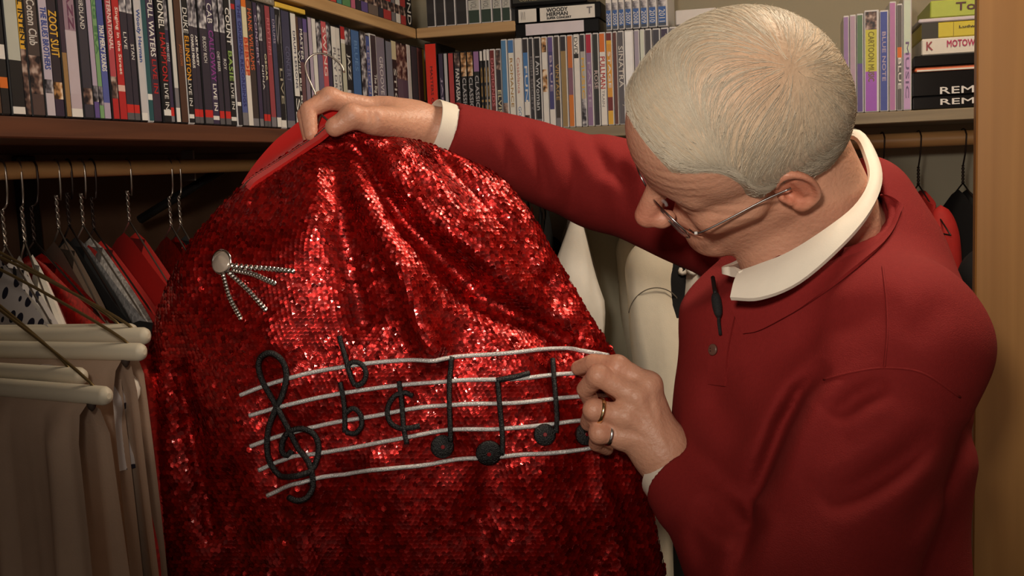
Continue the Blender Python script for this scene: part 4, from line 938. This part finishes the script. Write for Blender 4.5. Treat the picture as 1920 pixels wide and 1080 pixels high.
def sequin_mat():
    m = bpy.data.materials.new('red_sequin_foil'); m.use_nodes=True; nt=m.node_tree; b=nt.nodes['Principled BSDF']; N,Lk=nt.nodes.new,nt.links.new
    at=N('ShaderNodeAttribute'); at.attribute_name='tint'; Lk(at.outputs['Color'],b.inputs['Base Color'])
    Lk(at.outputs['Alpha'],b.inputs['Roughness']); b.inputs['Metallic'].default_value=.72; b.inputs['Coat Weight'].default_value=.22; b.inputs['Coat Roughness'].default_value=.09; b.inputs['Coat Roughness'].default_value=.12
    return m
sq_ = sub('sequins', SV, SF_, sequin_mat(), jk, smooth=False); sq_['kind']='stuff'
tv_ = np.repeat(np.array(srgb((158,17,12)))[None]*rng2.uniform(.45,1.3,(NSQ,1)),8,axis=0)
ca_ = sq_.data.color_attributes.new('tint','FLOAT_COLOR','POINT'); ca_.data.foreach_set('color', np.hstack([tv_,np.repeat(np.where(rng2.rand(NSQ)<.14,.09,.38),8)[:,None]]).astype(F32).ravel())
# lining seen past the zipped neck edge, collar edge and zipper
zl = [(612,238),(590,257),(566,273),(540,291),(520,304),(494,321),(468,338),(456,352)]
zz = [1.226,1.232,1.236,1.237,1.236,1.234,1.232,1.231]
lo_ = [(640,212),(604,200),(572,222),(545,244),(520,264),(496,290),(474,318),(456,346)]
strip('lining', [(x,y,1.262) for x,y in lo_], [(x,y,z_-.002) for (x,y),z_ in zip(zl,zz)], M_lining, parent=jk, mid=-.008)
strip('neck_facing', [(x+1,y-1,z_-.005) for (x,y),z_ in zip(zl,zz)], [(x+13,y+5,z_-.016) for (x,y),z_ in zip(zl,zz)], M_lining, parent=jk)
M_silver = mat('silver_metal', (214,210,206), .22, 1., .1, 200)
zp = spline([P(x,y,z_-.008) for (x,y),z_ in zip(zl,zz)], 46)
zip_ = MB().tube(zp,.0009,6).build('zipper', mat('zipper_tape',(120,40,34),.7), jk, smooth=True)
mb = MB()
for i in range(46): mb.box(zp[i]-np.array((.0012,.0012,.0010)),zp[i]+np.array((.0012,.0012,.0010)))
mb.build('zipper_teeth', M_silver, zip_)['kind']='stuff'
# hanger of the jacket
def wire_hanger(name, hookpts, shoulders, m, label, r=.0012, neck=None, twist=True, bar=True):
    root = empty(name, shoulders[0]); tag(root,label,'hanger','wire hangers')
    MB().tube(spline(hookpts,24),r,6).build('hook', m, root, smooth=True)
    if twist:
        a,b = np.array(hookpts[-1]), np.array(neck if neck is not None else hookpts[-1]-np.array((0,0,.03))); t = np.linspace(0,1,26)
        for s in (0,math.pi):
            MB().tube([a*(1-x)+b*x+np.array((math.cos(x*16+s),math.sin(x*16+s),0))*r*1.1 for x in t],r*.9,5).build('twisted_neck', m, root, smooth=True)
    n0 = np.array(neck if neck is not None else hookpts[-1])
    body_ = [n0]+[np.array(s) for s in shoulders]+([n0] if bar else [])
    MB().tube(np.vstack([spline([body_[i],body_[i+1]],6) for i in range(len(body_)-1)]),r,6).build('wire_frame', m, root, smooth=True)
    return root
M_wire = mat('hanger_wire', (176,166,156), .3, .9, .1, 100)
M_wiredark = mat('dark_hanger_wire', (60,48,44), .45, .7, .1, 100)
hz=1.252
wire_hanger('wire_hanger',[P(646,136,hz),P(636,118,hz),P(612,102,hz),P(588,102,hz),P(573,118,hz),P(575,138,hz),P(583,158,hz),P(594,182,hz)],[P(545,365,1.222),P(760,345,1.24)],M_wire,'wire hanger gripped in the raised hand',.0013,neck=P(602,215,1.25))
# silver staff lines
M_glit = mat('silver_bead_braid', (228,222,222), .30, .5, .5, 700, bump=.8, bscale=900)
M_blackseq = mat('black_bead_braid', (7,6,8), .38, 0., .4, 500, bump=.9, bscale=700)
STAFF = [[(452,741),(500,722),(580,700),(690,682),(780,674),(860,669),(950,664),(1030,658),(1090,658),(1136,668)],
 [(468,780),(530,762),(620,741),(700,728),(780,719),(860,714),(960,711),(1040,703),(1100,699),(1150,700)],
 [(470,836),(530,815),(620,793),(700,780),(790,764),(870,758),(960,755),(1040,748),(1095,742),(1140,742)],
 [(486,881),(530,864),(620,846),(700,833),(790,814),(850,804),(930,804),(1020,797),(1100,788),(1150,788)],
 [(502,928),(560,905),(620,890),(700,880),(790,872),(860,860),(930,855),(1020,850),(1090,843),(1150,838)]]
def jtube(pl, n, r, off): return MB().tube([onj(x,y,off)[0] for x,y in spline(pl,n)], r, 8)
for k,pl in enumerate(STAFF):
    o = jtube(pl,90,.0024,.0036).build('staff_line', M_glit, jk, smooth=True)
def blk(name, pls, r=.0042, parent=None):
    mb = MB()
    for pl,n in pls: mb.tube([onj(x,y,.0056)[0] for x,y in spline(pl,n)], r, 8)
    return mb.build(name, M_blackseq, parent or jk, smooth=True)
blk('treble_clef',[([(548,930),(560,936),(574,928),(584,905),(580,880),(566,848),(544,802),(520,757),(496,715),(488,684),(496,664),(514,660),(532,676),(540,704),(534,738),(520,768),(506,802),(502,836),(508,866),(528,889),(548,893),(572,886),(594,866),(600,836),(590,812),(570,802),(548,806),(534,822),(532,844),(544,856),(552,846)],130)],.0033)
blk('flat_sign',[([(637,632),(650,670),(660,706),(668,722)],24),([(652,690),(664,680),(680,684),(688,700),(682,716),(668,722)],30)],.0029)
blk('flat_sign',[([(640,716),(646,750),(648,780),(648,810)],24),([(650,772),(664,764),(678,776),(680,798),(668,812),(650,810)],30)],.0029)
blk('cut_time_sign',[([(748,714),(754,760),(757,800),(762,832)],24),([(774,742),(758,736),(738,744),(728,766),(732,790),(748,802),(768,802),(786,798)],36)],.0029)
def note(hx,hy,stem,rx=.0125,flag=None):
    p,n_ = onj(hx,hy,.0030); nt = MB().disc(p,n_,rx,.0045,22,dome=.001).build('note', M_blackseq, jk, smooth=True)
    c,_ = onj(hx,hy,.0085); MB().disc(c,n_,.0022,.0008,10).build('note_centre', mat('dark_ruby_bead',(120,14,20),.3), nt)
    if stem:
        mb = MB(); mb.tube([onj(x,y,.0056)[0] for x,y in spline(stem,24)],.0029,8); mb.build('stem', M_blackseq, nt, smooth=True)
    if flag: MB().tube([onj(x,y,.006)[0] for x,y in spline(flag,16)],.0031,8).build('flag', M_blackseq, nt, smooth=True)
note(828,836,[(842,668),(844,730),(845,780),(846,826)])
note(916,846,[(932,716),(936,770),(940,810),(942,850)],.0140,[(930,714),(950,710),(970,706),(990,700)])
note(1020,815,[(1031,676),(1035,730),(1040,780),(1040,812)],.0118)
note(1092,815,None,.0118)
# rhinestone brooch
p,n_ = onj(421,494,.004)
br = MB().disc(p,n_,.0125,.003,20,dome=.004).build('brooch', mat('pearl_cabochon',(186,170,156),.2,.3,.2,80,coat=.6), jk, smooth=True); br['label']='round silver brooch with four rhinestone strands'
MB().tube([p+n_*.001+.0130*(math.cos(t)*np.cross(n_,U_)+math.sin(t)*U_) for t in np.linspace(0,2*math.pi,26)[:-1]],.0016,6,closed=True).build('brooch_rim', M_silver, br, smooth=True)
for a,b,c in (((440,500),(500,505),(550,510)),((444,508),(480,516),(517,533)),((436,514),(470,545),(502,582)),((424,518),(436,560),(456,598))):
    mb = MB()
    for t,(x,y) in enumerate(spline([a,b,c],15)):
        q_,nq = onj(x,y,.0042); mb.disc(q_,nq,.0031,.0018,8,dome=.0012)
    mb.build('rhinestone_strand', M_silver, br)
# ------------------------------------------------------------------ eyeglasses, rings, microphone, buttons
gl = empty('eyeglasses', hw(.09,0,-.03)); tag(gl,'thin silver wire-rimmed eyeglasses on the face of the man','eyeglasses')
M_rimw = mat('silver_glasses_wire', (170,166,166), .2, 1., .05, 100)
M_lens = bpy.data.materials.new('lens_glass'); M_lens.use_nodes=True
_b=M_lens.node_tree.nodes['Principled BSDF']; _b.inputs['Alpha'].default_value=.12; _b.inputs['Roughness'].default_value=.05; _b.inputs['Base Color'].default_value=(.94,.95,.95,1)
for s in (1,-1):
    ring=[]; 
    for t in np.linspace(0,2*math.pi,41)[:-1]:
        yy=.034*s+.0260*math.cos(t); z_=-.009+.0215*math.sin(t)*(1-.12*math.cos(t)*s); xx=.1065-.0030*math.sin(t)*-1-(abs(yy)/.06)**2*.012
        ring.append((xx,yy,z_))
    rw=[hw(*q_) for q_ in ring]
    rim = MB().tube(rw,.0010,6,closed=True).build('rim', M_rimw, gl, smooth=True)
    c=np.mean(rw,0); mb=MB(); F0=np.array(Fh); 
    inn=[c+(q_-c)*.97 for q_ in rw]; mb.add([c+F0*.0012]+[q_+F0*.0004 for q_ in inn]+[c-F0*.0002]+[q_-F0*.0006 for q_ in inn],
        [(0,1+i,1+(i+1)%40) for i in range(40)]+[(41,42+(i+1)%40,42+i) for i in range(40)]+[(1+i,42+i,42+(i+1)%40,1+(i+1)%40) for i in range(40)])
    mb.build('lens', M_lens, gl, smooth=True)
    MB().tube([hw(*q_) for q_ in spline([(.092,.0605*s,-.003),(.086,.070*s,-.002),(.060,.0745*s,.002),(.020,.079*s,.008),(-.006,.084*s,.012)],20)],.0010,8).build('temple', M_rimw, gl, smooth=True)
    MB().box(hw(.088,.0685*s,-.002)-.0018,hw(.088,.0685*s,-.002)+.0018,bev=.0005).build('hinge', M_silver, gl)
    MB().tube([hw(.100,.011*s,-.004),hw(.098,.009*s,-.012),hw(.0985,.0095*s,-.016)],.0018,6).build('nose_pad', M_lens, gl, smooth=True)
MB().tube([hw(*q_) for q_ in spline([(.1055,.0095,-.002),(.1075,.004,.003),(.1075,-.004,.003),(.1055,-.0095,-.002)],10)],.0011,6).build('bridge', M_rimw, gl, smooth=True)
def ring_(a,b,t,r,label,m):
    c=a*(1-t)+b*t; ax=(b-a)/np.linalg.norm(b-a); u=np.cross(ax,D_); u/=np.linalg.norm(u); w_=np.cross(ax,u); G=[]
    for rr,tt in ((r,-.0022),(r+.0012,-.0014),(r+.0012,.0014),(r,.0022)): G.append([c+ax*tt+rr*(math.cos(x)*u+math.sin(x)*w_) for x in np.linspace(0,2*math.pi,32,endpoint=False)])
    o=MB().grid(np.array(G),closeu=True).build('finger_ring', m, smooth=True); tag(o,label,'ring','rings on the near hand')
k=NH['rin'][0]; ring_(k[0],k[1],.80,.0122,'gold ring on the ring finger of the near hand',mat('pale_gold',(230,200,150),.2,1.))
k=NH['pin'][0]; ring_(k[0],k[1],.62,.0108,'silver ring on the little finger of the near hand',M_silver)
# polo collar flap, placket, buttons
def surf_near(px,py,off=0.):
    d = Vector(P(px,py,1.0)-CAM).normalized(); h = SWB.ray_cast(Vector(CAM),d)
    if h[0] is None: return P(px,py,1.0), -D_
    n_ = np.array(h[1]); n_ = n_ if n_@D_<0 else -n_
    return np.array(h[0])+n_*off, n_
SWB = BVHTree.FromPolygons([tuple(x) for x in sv],[tuple(x) for x in sf])
def decal(name, poly_l, poly_r, off, m, parent, n=24, rows=8, edge=.0):
    a = spline(poly_l,n); b = spline(poly_r,n); G=[]; H=[]
    for t in np.linspace(0,1,rows):
        r=[];h_=[]
        for i in range(n):
            q_=a[i]*(1-t)+b[i]*t; p,nn=surf_near(q_[0],q_[1]); r.append(p+nn*off); h_.append(p+nn*(off-.003))
        G.append(r);H.append(h_)
    G=np.array(G);H=np.array(H)
    for _ in range(3):                                     # relax
        G[1:-1,1:-1]=(G[:-2,1:-1]+G[2:,1:-1]+G[1:-1,:-2]+G[1:-1,2:])/4
    mb=MB(); mb.grid(G)
    for e1,e2 in ((G[0],H[0]),(G[-1],H[-1]),(G[:,0],H[:,0]),(G[:,-1],H[:,-1])): mb.grid(np.array([e1,e2]))
    return mb.build(name, m, parent, smooth=True)
decal('sweater_collar', [(1372,572),(1420,572),(1490,545),(1565,485),(1625,420),(1652,360)], [(1398,626),(1432,618),(1510,575),(1590,520),(1660,455),(1690,390)], .0045, M_swe, person)
decal('placket', [(1352,560),(1340,600),(1332,660),(1330,720)], [(1386,570),(1376,610),(1366,665),(1362,724)], .0028, M_swe, person)
M_btn = mat('brown_horn_button', (96,66,56), .35)
p,n_=surf_near(1342,656,.0035); b_=MB().disc(p,n_,.0058,.0022,18).build('button', M_btn, person, smooth=True)
for dx,dy in ((.0014,.0014),(-.0014,.0014),(.0014,-.0014),(-.0014,-.0014)): MB().disc(p+n_*.0023+R_*dx+U_*dy,n_,.0006,.0002,6).build('button_hole', M_blackmetal, b_)
for pl in ([(1655,500),(1662,560),(1664,620),(1658,690)],[(1545,712),(1600,698),(1660,690),(1730,700),(1800,745)]):
    MB().tube([surf_near(x,y,.0002)[0] for x,y in spline(pl,40)],.0011,6).build('seam', M_swe, person, smooth=True)
# lapel microphone
mc = empty('lapel_microphone', surf_near(1360,610)[0]); tag(mc,'small black lapel microphone clipped to the sweater placket','microphone')
M_mic = mat('black_foam', (12,12,14), .8, bump=.5, bscale=900)
a,_=surf_near(1356,560,.012); b_,_=surf_near(1362,596,.012)
MB().tube(spline([a,(a+b_)/2,b_],8),[.003,.0045,.005,.005,.005,.0046,.004,.002],10).build('microphone_capsule', M_mic, mc, smooth=True)
c0,_=surf_near(1352,540,.014); MB().tube(spline([c0,a],6),.0022,8).build('clip', M_blackmetal, mc, smooth=True)
c1,_=surf_near(1360,606,.010); c2,_=surf_near(1358,628,.006); MB().tube(spline([b_,c1,c2],10),.0018,6).build('cable', M_mic, mc, smooth=True)
# ------------------------------------------------------------------ hanging garments
M_seam=mat('seam_thread',(120,110,96),.8)
def garment(name, label, c, dirv, hw_, length, thick, m, slope=.42, neckw=.07, seed=0, sleeve=.55, slen=None, cat='garment', group=None, rag=.3, sleeve_r=.055, nfold=7, seam=False, dome=True, ruffle=False):
    """coat or shirt hanging from a hanger: c = neck centre, dirv = horizontal shoulder direction; parts: body, two sleeves, collar"""
    rg=np.random.RandomState(seed); c=np.array(c); d=np.array([dirv[0],dirv[1],0.]); d/=np.linalg.norm(d); n_=np.array([-d[1],d[0],0.]); up=np.array([0,0,1.])
    root=empty(name,(c[0],c[1],c[2]-length)); tag(root,label,cat,group)
    nv,nu=26,64; G=np.zeros((nv,nu,3)); ph=rg.uniform(0,6,4)
    for i in range(nv):
        t=(i/(nv-1))**1.3
        for j in range(nu):
            a=2*math.pi*j/nu; ca,sa=math.cos(a),math.sin(a); s=np.sign(ca)*abs(ca)**.7
            lat=hw_*s*(1-.06*math.sin(t*3)); drop=slope*max(0,abs(lat)-neckw)*(1-t)**1.0 if t<1 else 0
            ff=rag*t**.6*(math.sin(nfold*a+ph[0])+.6*math.sin((nfold*1.7)//1*a+ph[1]))
            th=thick*(.25+.75*min(1,t*3.5))*(1+ff*.45)
            G[i,j]=c+d*lat+n_*th*(np.sign(sa)*abs(sa)**.8)-up*(drop+t*length)
    mb=MB(); mb.grid(G,closeu=True); mb.add(G[0],[tuple(range(nu))]); bd=mb.build('garment_body', m, root, smooth=True)
    for s in (-1,1):
        sl=slen or length*sleeve; sh=c+d*hw_*.93*s-up*slope*(hw_-neckw); G=[]
        for t in list(np.linspace(0,.16,9))+list(np.linspace(.2,1,16)):
            ce=sh+d*s*(.02+.035*math.sin(min(1,t*2)*1.57))-up*(t*sl)+n_*.01*math.sin(t*4+ph[2]); r=sleeve_r*(1-.25*t)*(math.sqrt(max(.0004,1-max(0,1-t*6.5)**2)) if dome else min(1,.18+t*2.2))
            G.append([ce+r*(1+(.10*math.sin(3*a+t*9+ph[3])+.07*math.sin(7*a+t*3+ph[1]))*min(1,3*t))*(.75*math.cos(a)*d+math.sin(a)*n_) for a in np.linspace(0,2*math.pi,20,endpoint=False)])
        mb=MB().grid(np.array(G),closeu=True); mb.add(G[0],[tuple(range(20))]); sv_=mb.build('sleeve', m, root, smooth=True)
        if seam:
            c8=np.mean(G[8],0); rr=sleeve_r*.97; arc=[]
            for f_ in np.linspace(.06,.94,26):
                a_=.93*math.cos(f_*math.pi); arc.append(c8+n_*rr*a_+d*s*(.75*rr*math.sqrt(1-a_*a_)+.008)-up*(.014-.062*(math.sin(f_*math.pi)-1)))
            MB().tube(arc,.0011,5).build('armhole_seam', M_seam, sv_, smooth=True)
        if ruffle:
            for lv in (3,5,7):
                c8=np.mean(G[lv],0); r8=np.linalg.norm(G[lv][5]-c8); pts=[c8+(r8+.004+.004*math.sin(13*a_+lv))*(.75*math.cos(a_)*d+math.sin(a_)*n_)+up*.004*math.cos(13*a_+lv*2) for a_ in np.linspace(0,2*math.pi,90,endpoint=False)]
                MB().tube(pts,.0045,6,closed=True).build('ruffle', m, sv_, smooth=True)
    return root
def dots_mat(name, base, dot, scale):
    m=bpy.data.materials.new(name); m.use_nodes=True; nt=m.node_tree; b=nt.nodes['Principled BSDF']; N,Lk=nt.nodes.new,nt.links.new
    tc=N('ShaderNodeTexCoord'); vo=N('ShaderNodeTexVoronoi'); vo.inputs['Scale'].default_value=scale; vo.inputs['Randomness'].default_value=.55; Lk(tc.outputs['Object'],vo.inputs['Vector'])
    cr=N('ShaderNodeValToRGB'); cr.color_ramp.interpolation='CONSTANT'; e=cr.color_ramp.elements; e[0].color=(*srgb(dot),1); e[1].position=.36; e[1].color=(*srgb(base),1)
    Lk(vo.outputs['Distance'],cr.inputs[0]); 
    hs_=N('ShaderNodeMix'); hs_.data_type='RGBA'; hs_.inputs[0].default_value=0; Lk(cr.outputs[0],hs_.inputs[6]); Lk(hs_.outputs[2],b.inputs['Base Color']); b.inputs['Roughness'].default_value=.7
    return m
def glitter_mat(name, col, scale=260, metal=.8):
    m=bpy.data.materials.new(name); m.use_nodes=True; nt=m.node_tree; b=nt.nodes['Principled BSDF']; N,Lk=nt.nodes.new,nt.links.new
    tc=N('ShaderNodeTexCoord'); vo=N('ShaderNodeTexVoronoi'); vo.inputs['Scale'].default_value=scale; Lk(tc.outputs['Object'],vo.inputs['Vector'])
    mx=N('ShaderNodeMix'); mx.data_type='RGBA'; Lk(vo.outputs['Color'],mx.inputs[0]); c=srgb(col); mx.inputs[6].default_value=(*[x*.5 for x in c],1); mx.inputs[7].default_value=(*[min(1,x*1.4) for x in c],1); Lk(mx.outputs[2],b.inputs['Base Color'])
    bp=N('ShaderNodeBump'); bp.inputs['Strength'].default_value=1; bp.inputs['Distance'].default_value=.003; Lk(vo.outputs['Color'],bp.inputs['Height']); Lk(bp.outputs[0],b.inputs['Normal'])
    b.inputs['Metallic'].default_value=metal; b.inputs['Roughness'].default_value=.28; return m
M_polka=dots_mat('polka_dot_cloth',(206,198,196),(28,28,46),46)
M_grey=mat('grey_brown_cloth',(110,90,76),.8,var=.15,nscale=90,bump=.2,bscale=500)
M_silverl=glitter_mat('silver_lame',(214,208,206),260,.35)
M_redg=mat('red_coat_cloth',(176,30,24),.75,var=.1,nscale=90)
M_redseq=glitter_mat('red_sequin_cloth',(170,26,20),220,.6)
M_cream=mat('cream_wool',(232,220,198),.8,var=.06,nscale=60,bump=.15,bscale=500)
M_whitec=mat('white_costume_cloth',(238,231,220),.75,var=.05,nscale=60,bump=.1,bscale=400)
M_black=mat('black_cloth',(16,15,17),.9,var=.2,nscale=90)
M_brown=mat('dark_brown_cloth',(48,34,30),.9,var=.2,nscale=90)
def rodpt(px):           # point on the left rod axis seen at px
    d=D_+(px-960)/FPX*R_-(320-540)/FPX*U_; t=RODX/d[0]; return np.array((RODX,CAM[1]+t*d[1],RODZ))
def hung(px, npx, npy, epx, epy, ez, m, gm, glabel, hlabel, gname, length, thick=.03, seed=0, slope=.5, hwid=.19, **kw):
    """hook on the left rod at px; neck seen at (npx,npy); shoulder end seen near (epx,epy) at depth ez"""
    r=rodpt(px); _,_,zr=proj(r); nk=P(npx,npy,zr); e_=P(epx,epy,ez); dv=e_-nk; dv[2]=0; dv/=np.linalg.norm(dv)
    k=.0112+.002; hk=[r+np.array((0,0,0))+dv*k*math.sin(a)+np.array((0,0,k*math.cos(a))) for a in np.linspace(-1.9,1.4,10)]
    hk+=[r+dv*.013-np.array((0,0,.018)),r+dv*.006-np.array((0,0,.04)),np.array((nk[0],nk[1],nk[2]+.055))]
    drop=slope*(hwid-.02)
    s1=nk+dv*hwid-np.array((0,0,drop+.012)); s2=nk-dv*hwid-np.array((0,0,drop+.012))
    wire_hanger('wire_hanger',hk,[s1,s2],m,hlabel,.0014,neck=nk+np.array((0,0,.012)))
    if gm is not None: return garment(gname,glabel,nk-np.array((0,0,.004)),dv,hwid+.012,length,thick,gm,slope=slope,neckw=.016,seed=seed,**kw)
hung(36,48,472,130,560,1.12,M_wire,M_whitec,'white garment, second from left on the left rod','bright wire hanger, second from left','white_shirt',.22,.03,1,slen=.12)
hung(4,12,480,120,600,1.15,M_wire,M_polka,'white garment with dark dots at the far left','wire hanger hooked at the far left of the rod','dotted_shirt',.22,.03,2,slen=.12)
hung(60,66,470,190,570,1.24,M_wiredark,M_redseq,'red garment with shiny sequin trim behind the dotted garment','dark wire hanger hooked behind the second from left','trimmed_coat',.75,.03,3)
hung(106,112,446,200,560,1.23,M_wire,M_grey,'grey brown sheer garment on a bright wire hanger','bright wire hanger above the grey brown garment','sheer_shirt',.7,.03,4)
hung(128,132,440,240,560,1.25,M_wiredark,M_black,'black garment between the grey and the silver ones','dark wire hanger, first of the crowded middle group','black_coat',.7,.02,5)
hung(152,158,440,300,560,1.26,M_wire,M_silverl,'silver glitter jacket hanging at left','bright wire hanger above the silver glitter jacket','silver_jacket',.72,.035,6,slope=.55)
hung(172,178,446,330,590,1.27,M_wiredark,M_redg,'red coat with gold buttons behind the silver jacket','dark wire hanger with kinked neck behind the silver jacket','red_coat',.75,.035,7,slope=.5)
hung(240,244,430,350,520,1.34,M_wire,M_redg,'plain red coat with one white button below the single hanger','single wire hanger in the middle of the left rod','plain_red_coat',.75,.035,8,slope=.42)
hung(318,322,438,420,510,1.42,M_wire,M_redseq,'red sequined garment nearest the held jacket','wire hanger, left one of the pair by the held jacket','red_sequin_blouse',.7,.03,9,slope=.4)
hung(334,340,436,430,500,1.45,M_wire,M_black,'dark garment right behind the held jacket on the left rod','wire hanger, right one of the pair by the held jacket','dark_jacket',.7,.03,10,slope=.4)
# loose buttons on the coats
for x,y,z_,nm,lab,m in ((332,497,1.37,'coat_button','white button on the plain red coat',M_whitec),):
    pass
# ------------------------------------------------------------------ trousers on bar hangers, left front
M_trc=mat('cream_trouser_cloth',(172,146,126),.85,var=.08,nscale=40,bump=.15,bscale=500)
M_tube=mat('white_card_tube',(190,180,160),.55,var=.06,nscale=30)
M_oldwire=mat('brass_wire',(120,100,66),.4,.8,.15,80)
M_plug=mat('dark_wire_plug',(52,40,34),.6)
def trouser_hanger(i, rx, ry, rz, px0, length, wdt, seed):
    """bar right end seen at (rx,ry) depth rz; hook on the rod at px0"""
    r=rodpt(px0); E=P(rx,ry,rz); nk=np.array((r[0],r[1],r[2]-.055)); dv=E-nk; bz=E[2]; hd=np.array((dv[0],dv[1],0)); hl=np.linalg.norm(hd); hd/=hl
    Lf=nk+ -hd*hl; Lf[2]=bz
    root=empty('trouser_hanger',np.array((nk[0],nk[1],bz))); tag(root,'wire trouser hanger with a white tube, %s from the front at left'%ordinal(i+1),'hanger','trouser hangers')
    k=.0132; hk=[r+hd*k*math.sin(a)+np.array((0,0,k*math.cos(a))) for a in np.linspace(-1.9,1.4,10)]+[r-np.array((0,0,.03)),nk]
    MB().tube(spline(hk,22),.0013,6).build('hook',M_oldwire,root,smooth=True)
    for s,e_ in ((1,E),(-1,Lf)):
        e2=e_-hd*s*.018; MB().tube(spline([nk,nk*.4+e2*.6+np.array((0,0,.012)),e2+np.array((0,0,.012)),e2+np.array((0,0,-.004))],16),.0016,6).build('wire_arm',M_oldwire,root,smooth=True)
        MB().tube(spline([e2+np.array((0,0,.0)),e2-np.array((0,0,.016))],8),[.002,.0036,.0046,.005,.0046,.004,.003,.001],10).build('plug',M_plug,root,smooth=True)
    nb_=np.array([-hd[1],hd[0],0.]); pp=spline([Lf,E],12); G=np.array([[q_+k_*(nb_*.0085*math.cos(a)+np.array((0,0,0.0092*math.sin(a)))) for a in np.linspace(0,2*math.pi,18)[:-1]] for q_,k_ in zip(list(pp)+[pp[-1]+hd*.004,pp[-1]+hd*.006],[1]*12+[.8,.3])])
    mbt=MB().grid(G,closeu=True); mbt.add(G[-1],[tuple(range(17))]); mbt.build('tube_bar',M_tube,root,smooth=True)
    # trousers folded over the bar
    t0=E-hd*.022-hd*wdt; n_=np.array([-hd[1],hd[0],0.]); rg=np.random.RandomState(seed); ph=rg.uniform(0,6,6)
    t0=t0-np.array((0,0,.020)); tr=empty('trousers',t0+hd*wdt/2-np.array((0,0,length))); tag(tr,'cream trousers folded over a tube bar, %s pair from the front at left'%ordinal(i+1),'trousers','cream trousers at left')
    nu=60
    for side,nm in ((1,'front_fall'),(-1,'back_fall')):
        G=[]
        for t in np.linspace(0,1,30):
            row=[]
            for u in np.linspace(0,1,nu):
                amp=.003+.013*min(1,t*1.6); f=amp*(math.sin(u*15+ph[0]+1.2*t)+.6*math.sin(u*31+ph[1]-1.5*t)+.5*math.sin(u*7+ph[2]))
                sp=1+.22*t; x=hd*(wdt*(.5+(u-.5)*sp)+.012*math.sin(3*t+ph[4])*t)
                if t<.04: a=t/.04*math.pi/2; off=n_*side*-.0125*math.sin(a)+np.array((0,0,.0125*math.cos(a)))
                else: off=n_*side*-(.0125+abs(f)*.6+.004)-n_*f*.5-np.array((0,0,(t-.04)*length))
                row.append(t0+x+off)
            G.append(row)
        G=np.array(G); MB().grid(G).build(nm,M_trc,tr,smooth=True)
TH=[(196,742,1.00,-230,.80,.20,11),(150,706,1.045,-205,.82,.17,12),(262,660,1.075,-180,.84,.23,13),(270,630,1.115,-150,.86,.22,14),(246,622,1.16,-120,.86,.2,15)]
for i,a in enumerate(TH): trouser_hanger(i,*a)
# ------------------------------------------------------------------ garments on the back rod
def back_garment(name,label,px,py,z_,yaw,hwid,length,m,seed,hook=True,slope=.45,thick=.035,sr=.055,hlabel=None,**kw):
    nk=P(px,py,z_); dv=np.array((math.sin(yaw),-math.cos(yaw),0))
    return garment(name,label,nk,dv,hwid,length,thick,m,slope=slope,seed=seed,sleeve_r=sr,**kw)
def back_hanger(px, dark, label, nk):
    d=D_+(px-960)/FPX*R_-(262-540)/FPX*U_; t=(RBY-CAM[1])/d[1]; r=CAM+t*d; r[2]=RBZ; k=.018; dv=np.array((.2,-1,0))/1.02
    hk=[r+dv*k*math.sin(a)+np.array((0,0,k*math.cos(a))) for a in np.linspace(-1.9,1.4,10)]+[r+dv*.012-np.array((0,0,.03)),r-np.array((0,0,.055))]
    n0=r-np.array((0,0,.09)); wire_hanger('wire_hanger',hk,[n0+dv*.19-np.array((0,0,.09)),n0-dv*.19-np.array((0,0,.09))],dark,label,.0016,neck=n0); return n0,dv
def on_back_rod(px,hlab,glab,gname,m,seed,length=.8,hwid=.2,dark=None,drop=.0,slope=.45,**kw):
    n0,dv=back_hanger(px,dark or M_wiredark,hlab,None)
    return garment(gname,glab,n0-np.array((0,0,.012+drop)),dv,hwid,length,.035,m,slope=slope,neckw=.016,seed=seed,**kw)
on_back_rod(985,'wire hanger hidden behind the raised arm, leftmost on the back rod','red shiny garment seen below the raised arm','red_shiny_blouse',M_redseq,20)
on_back_rod(1015,'wire hanger second from left on the back rod','black garment beside the white costume shirt','black_blouse',M_black,21)
on_back_rod(1070,'wire hanger above the white costume shirt','white costume shirt hanging left of the bare wall','white_shirt',M_whitec,22,hwid=.21,slope=.16,dome=False,sleeve_r=.066)
on_back_rod(1212,'wire hanger above the cream jacket','cream jacket with rounded shoulder hanging right of the bare wall','cream_jacket',M_cream,23,hwid=.215,slope=.35,sleeve_r=.058,length=.85,seam=True)
on_back_rod(1246,'wire hanger above the black lace top','black lace top squeezed between cream jacket and white blouse','lace_blouse',M_black,24,hwid=.20)
on_back_rod(1276,'wire hanger above the white ruffled blouse','white blouse with ruffled shoulder beside the chest of the man','white_blouse',M_whitec,25,hwid=.21,slope=.36,sleeve_r=.04,ruffle=True)
on_back_rod(1312,'wire hanger above the red jacket by the blouse','red jacket partly hidden behind the chest of the man','red_jacket',M_redg,26,hwid=.2)
on_back_rod(1654,'dark wire hanger just right of the shirt collar','dark grey garment low behind the shoulder of the man','grey_blouse',M_brown,27,drop=.12)
on_back_rod(1722,'dark wire hanger in the middle of the right part','red garment peeking out past the shoulder','red_blouse',M_redg,28,hwid=.10,slope=.3,sleeve_r=.028,dark=M_wiredark)
on_back_rod(1806,'dark wire hanger at the oak panel','black jacket hanging beside the oak panel','black_jacket',M_black,30,hwid=.2,sleeve_r=.075,slope=.5)
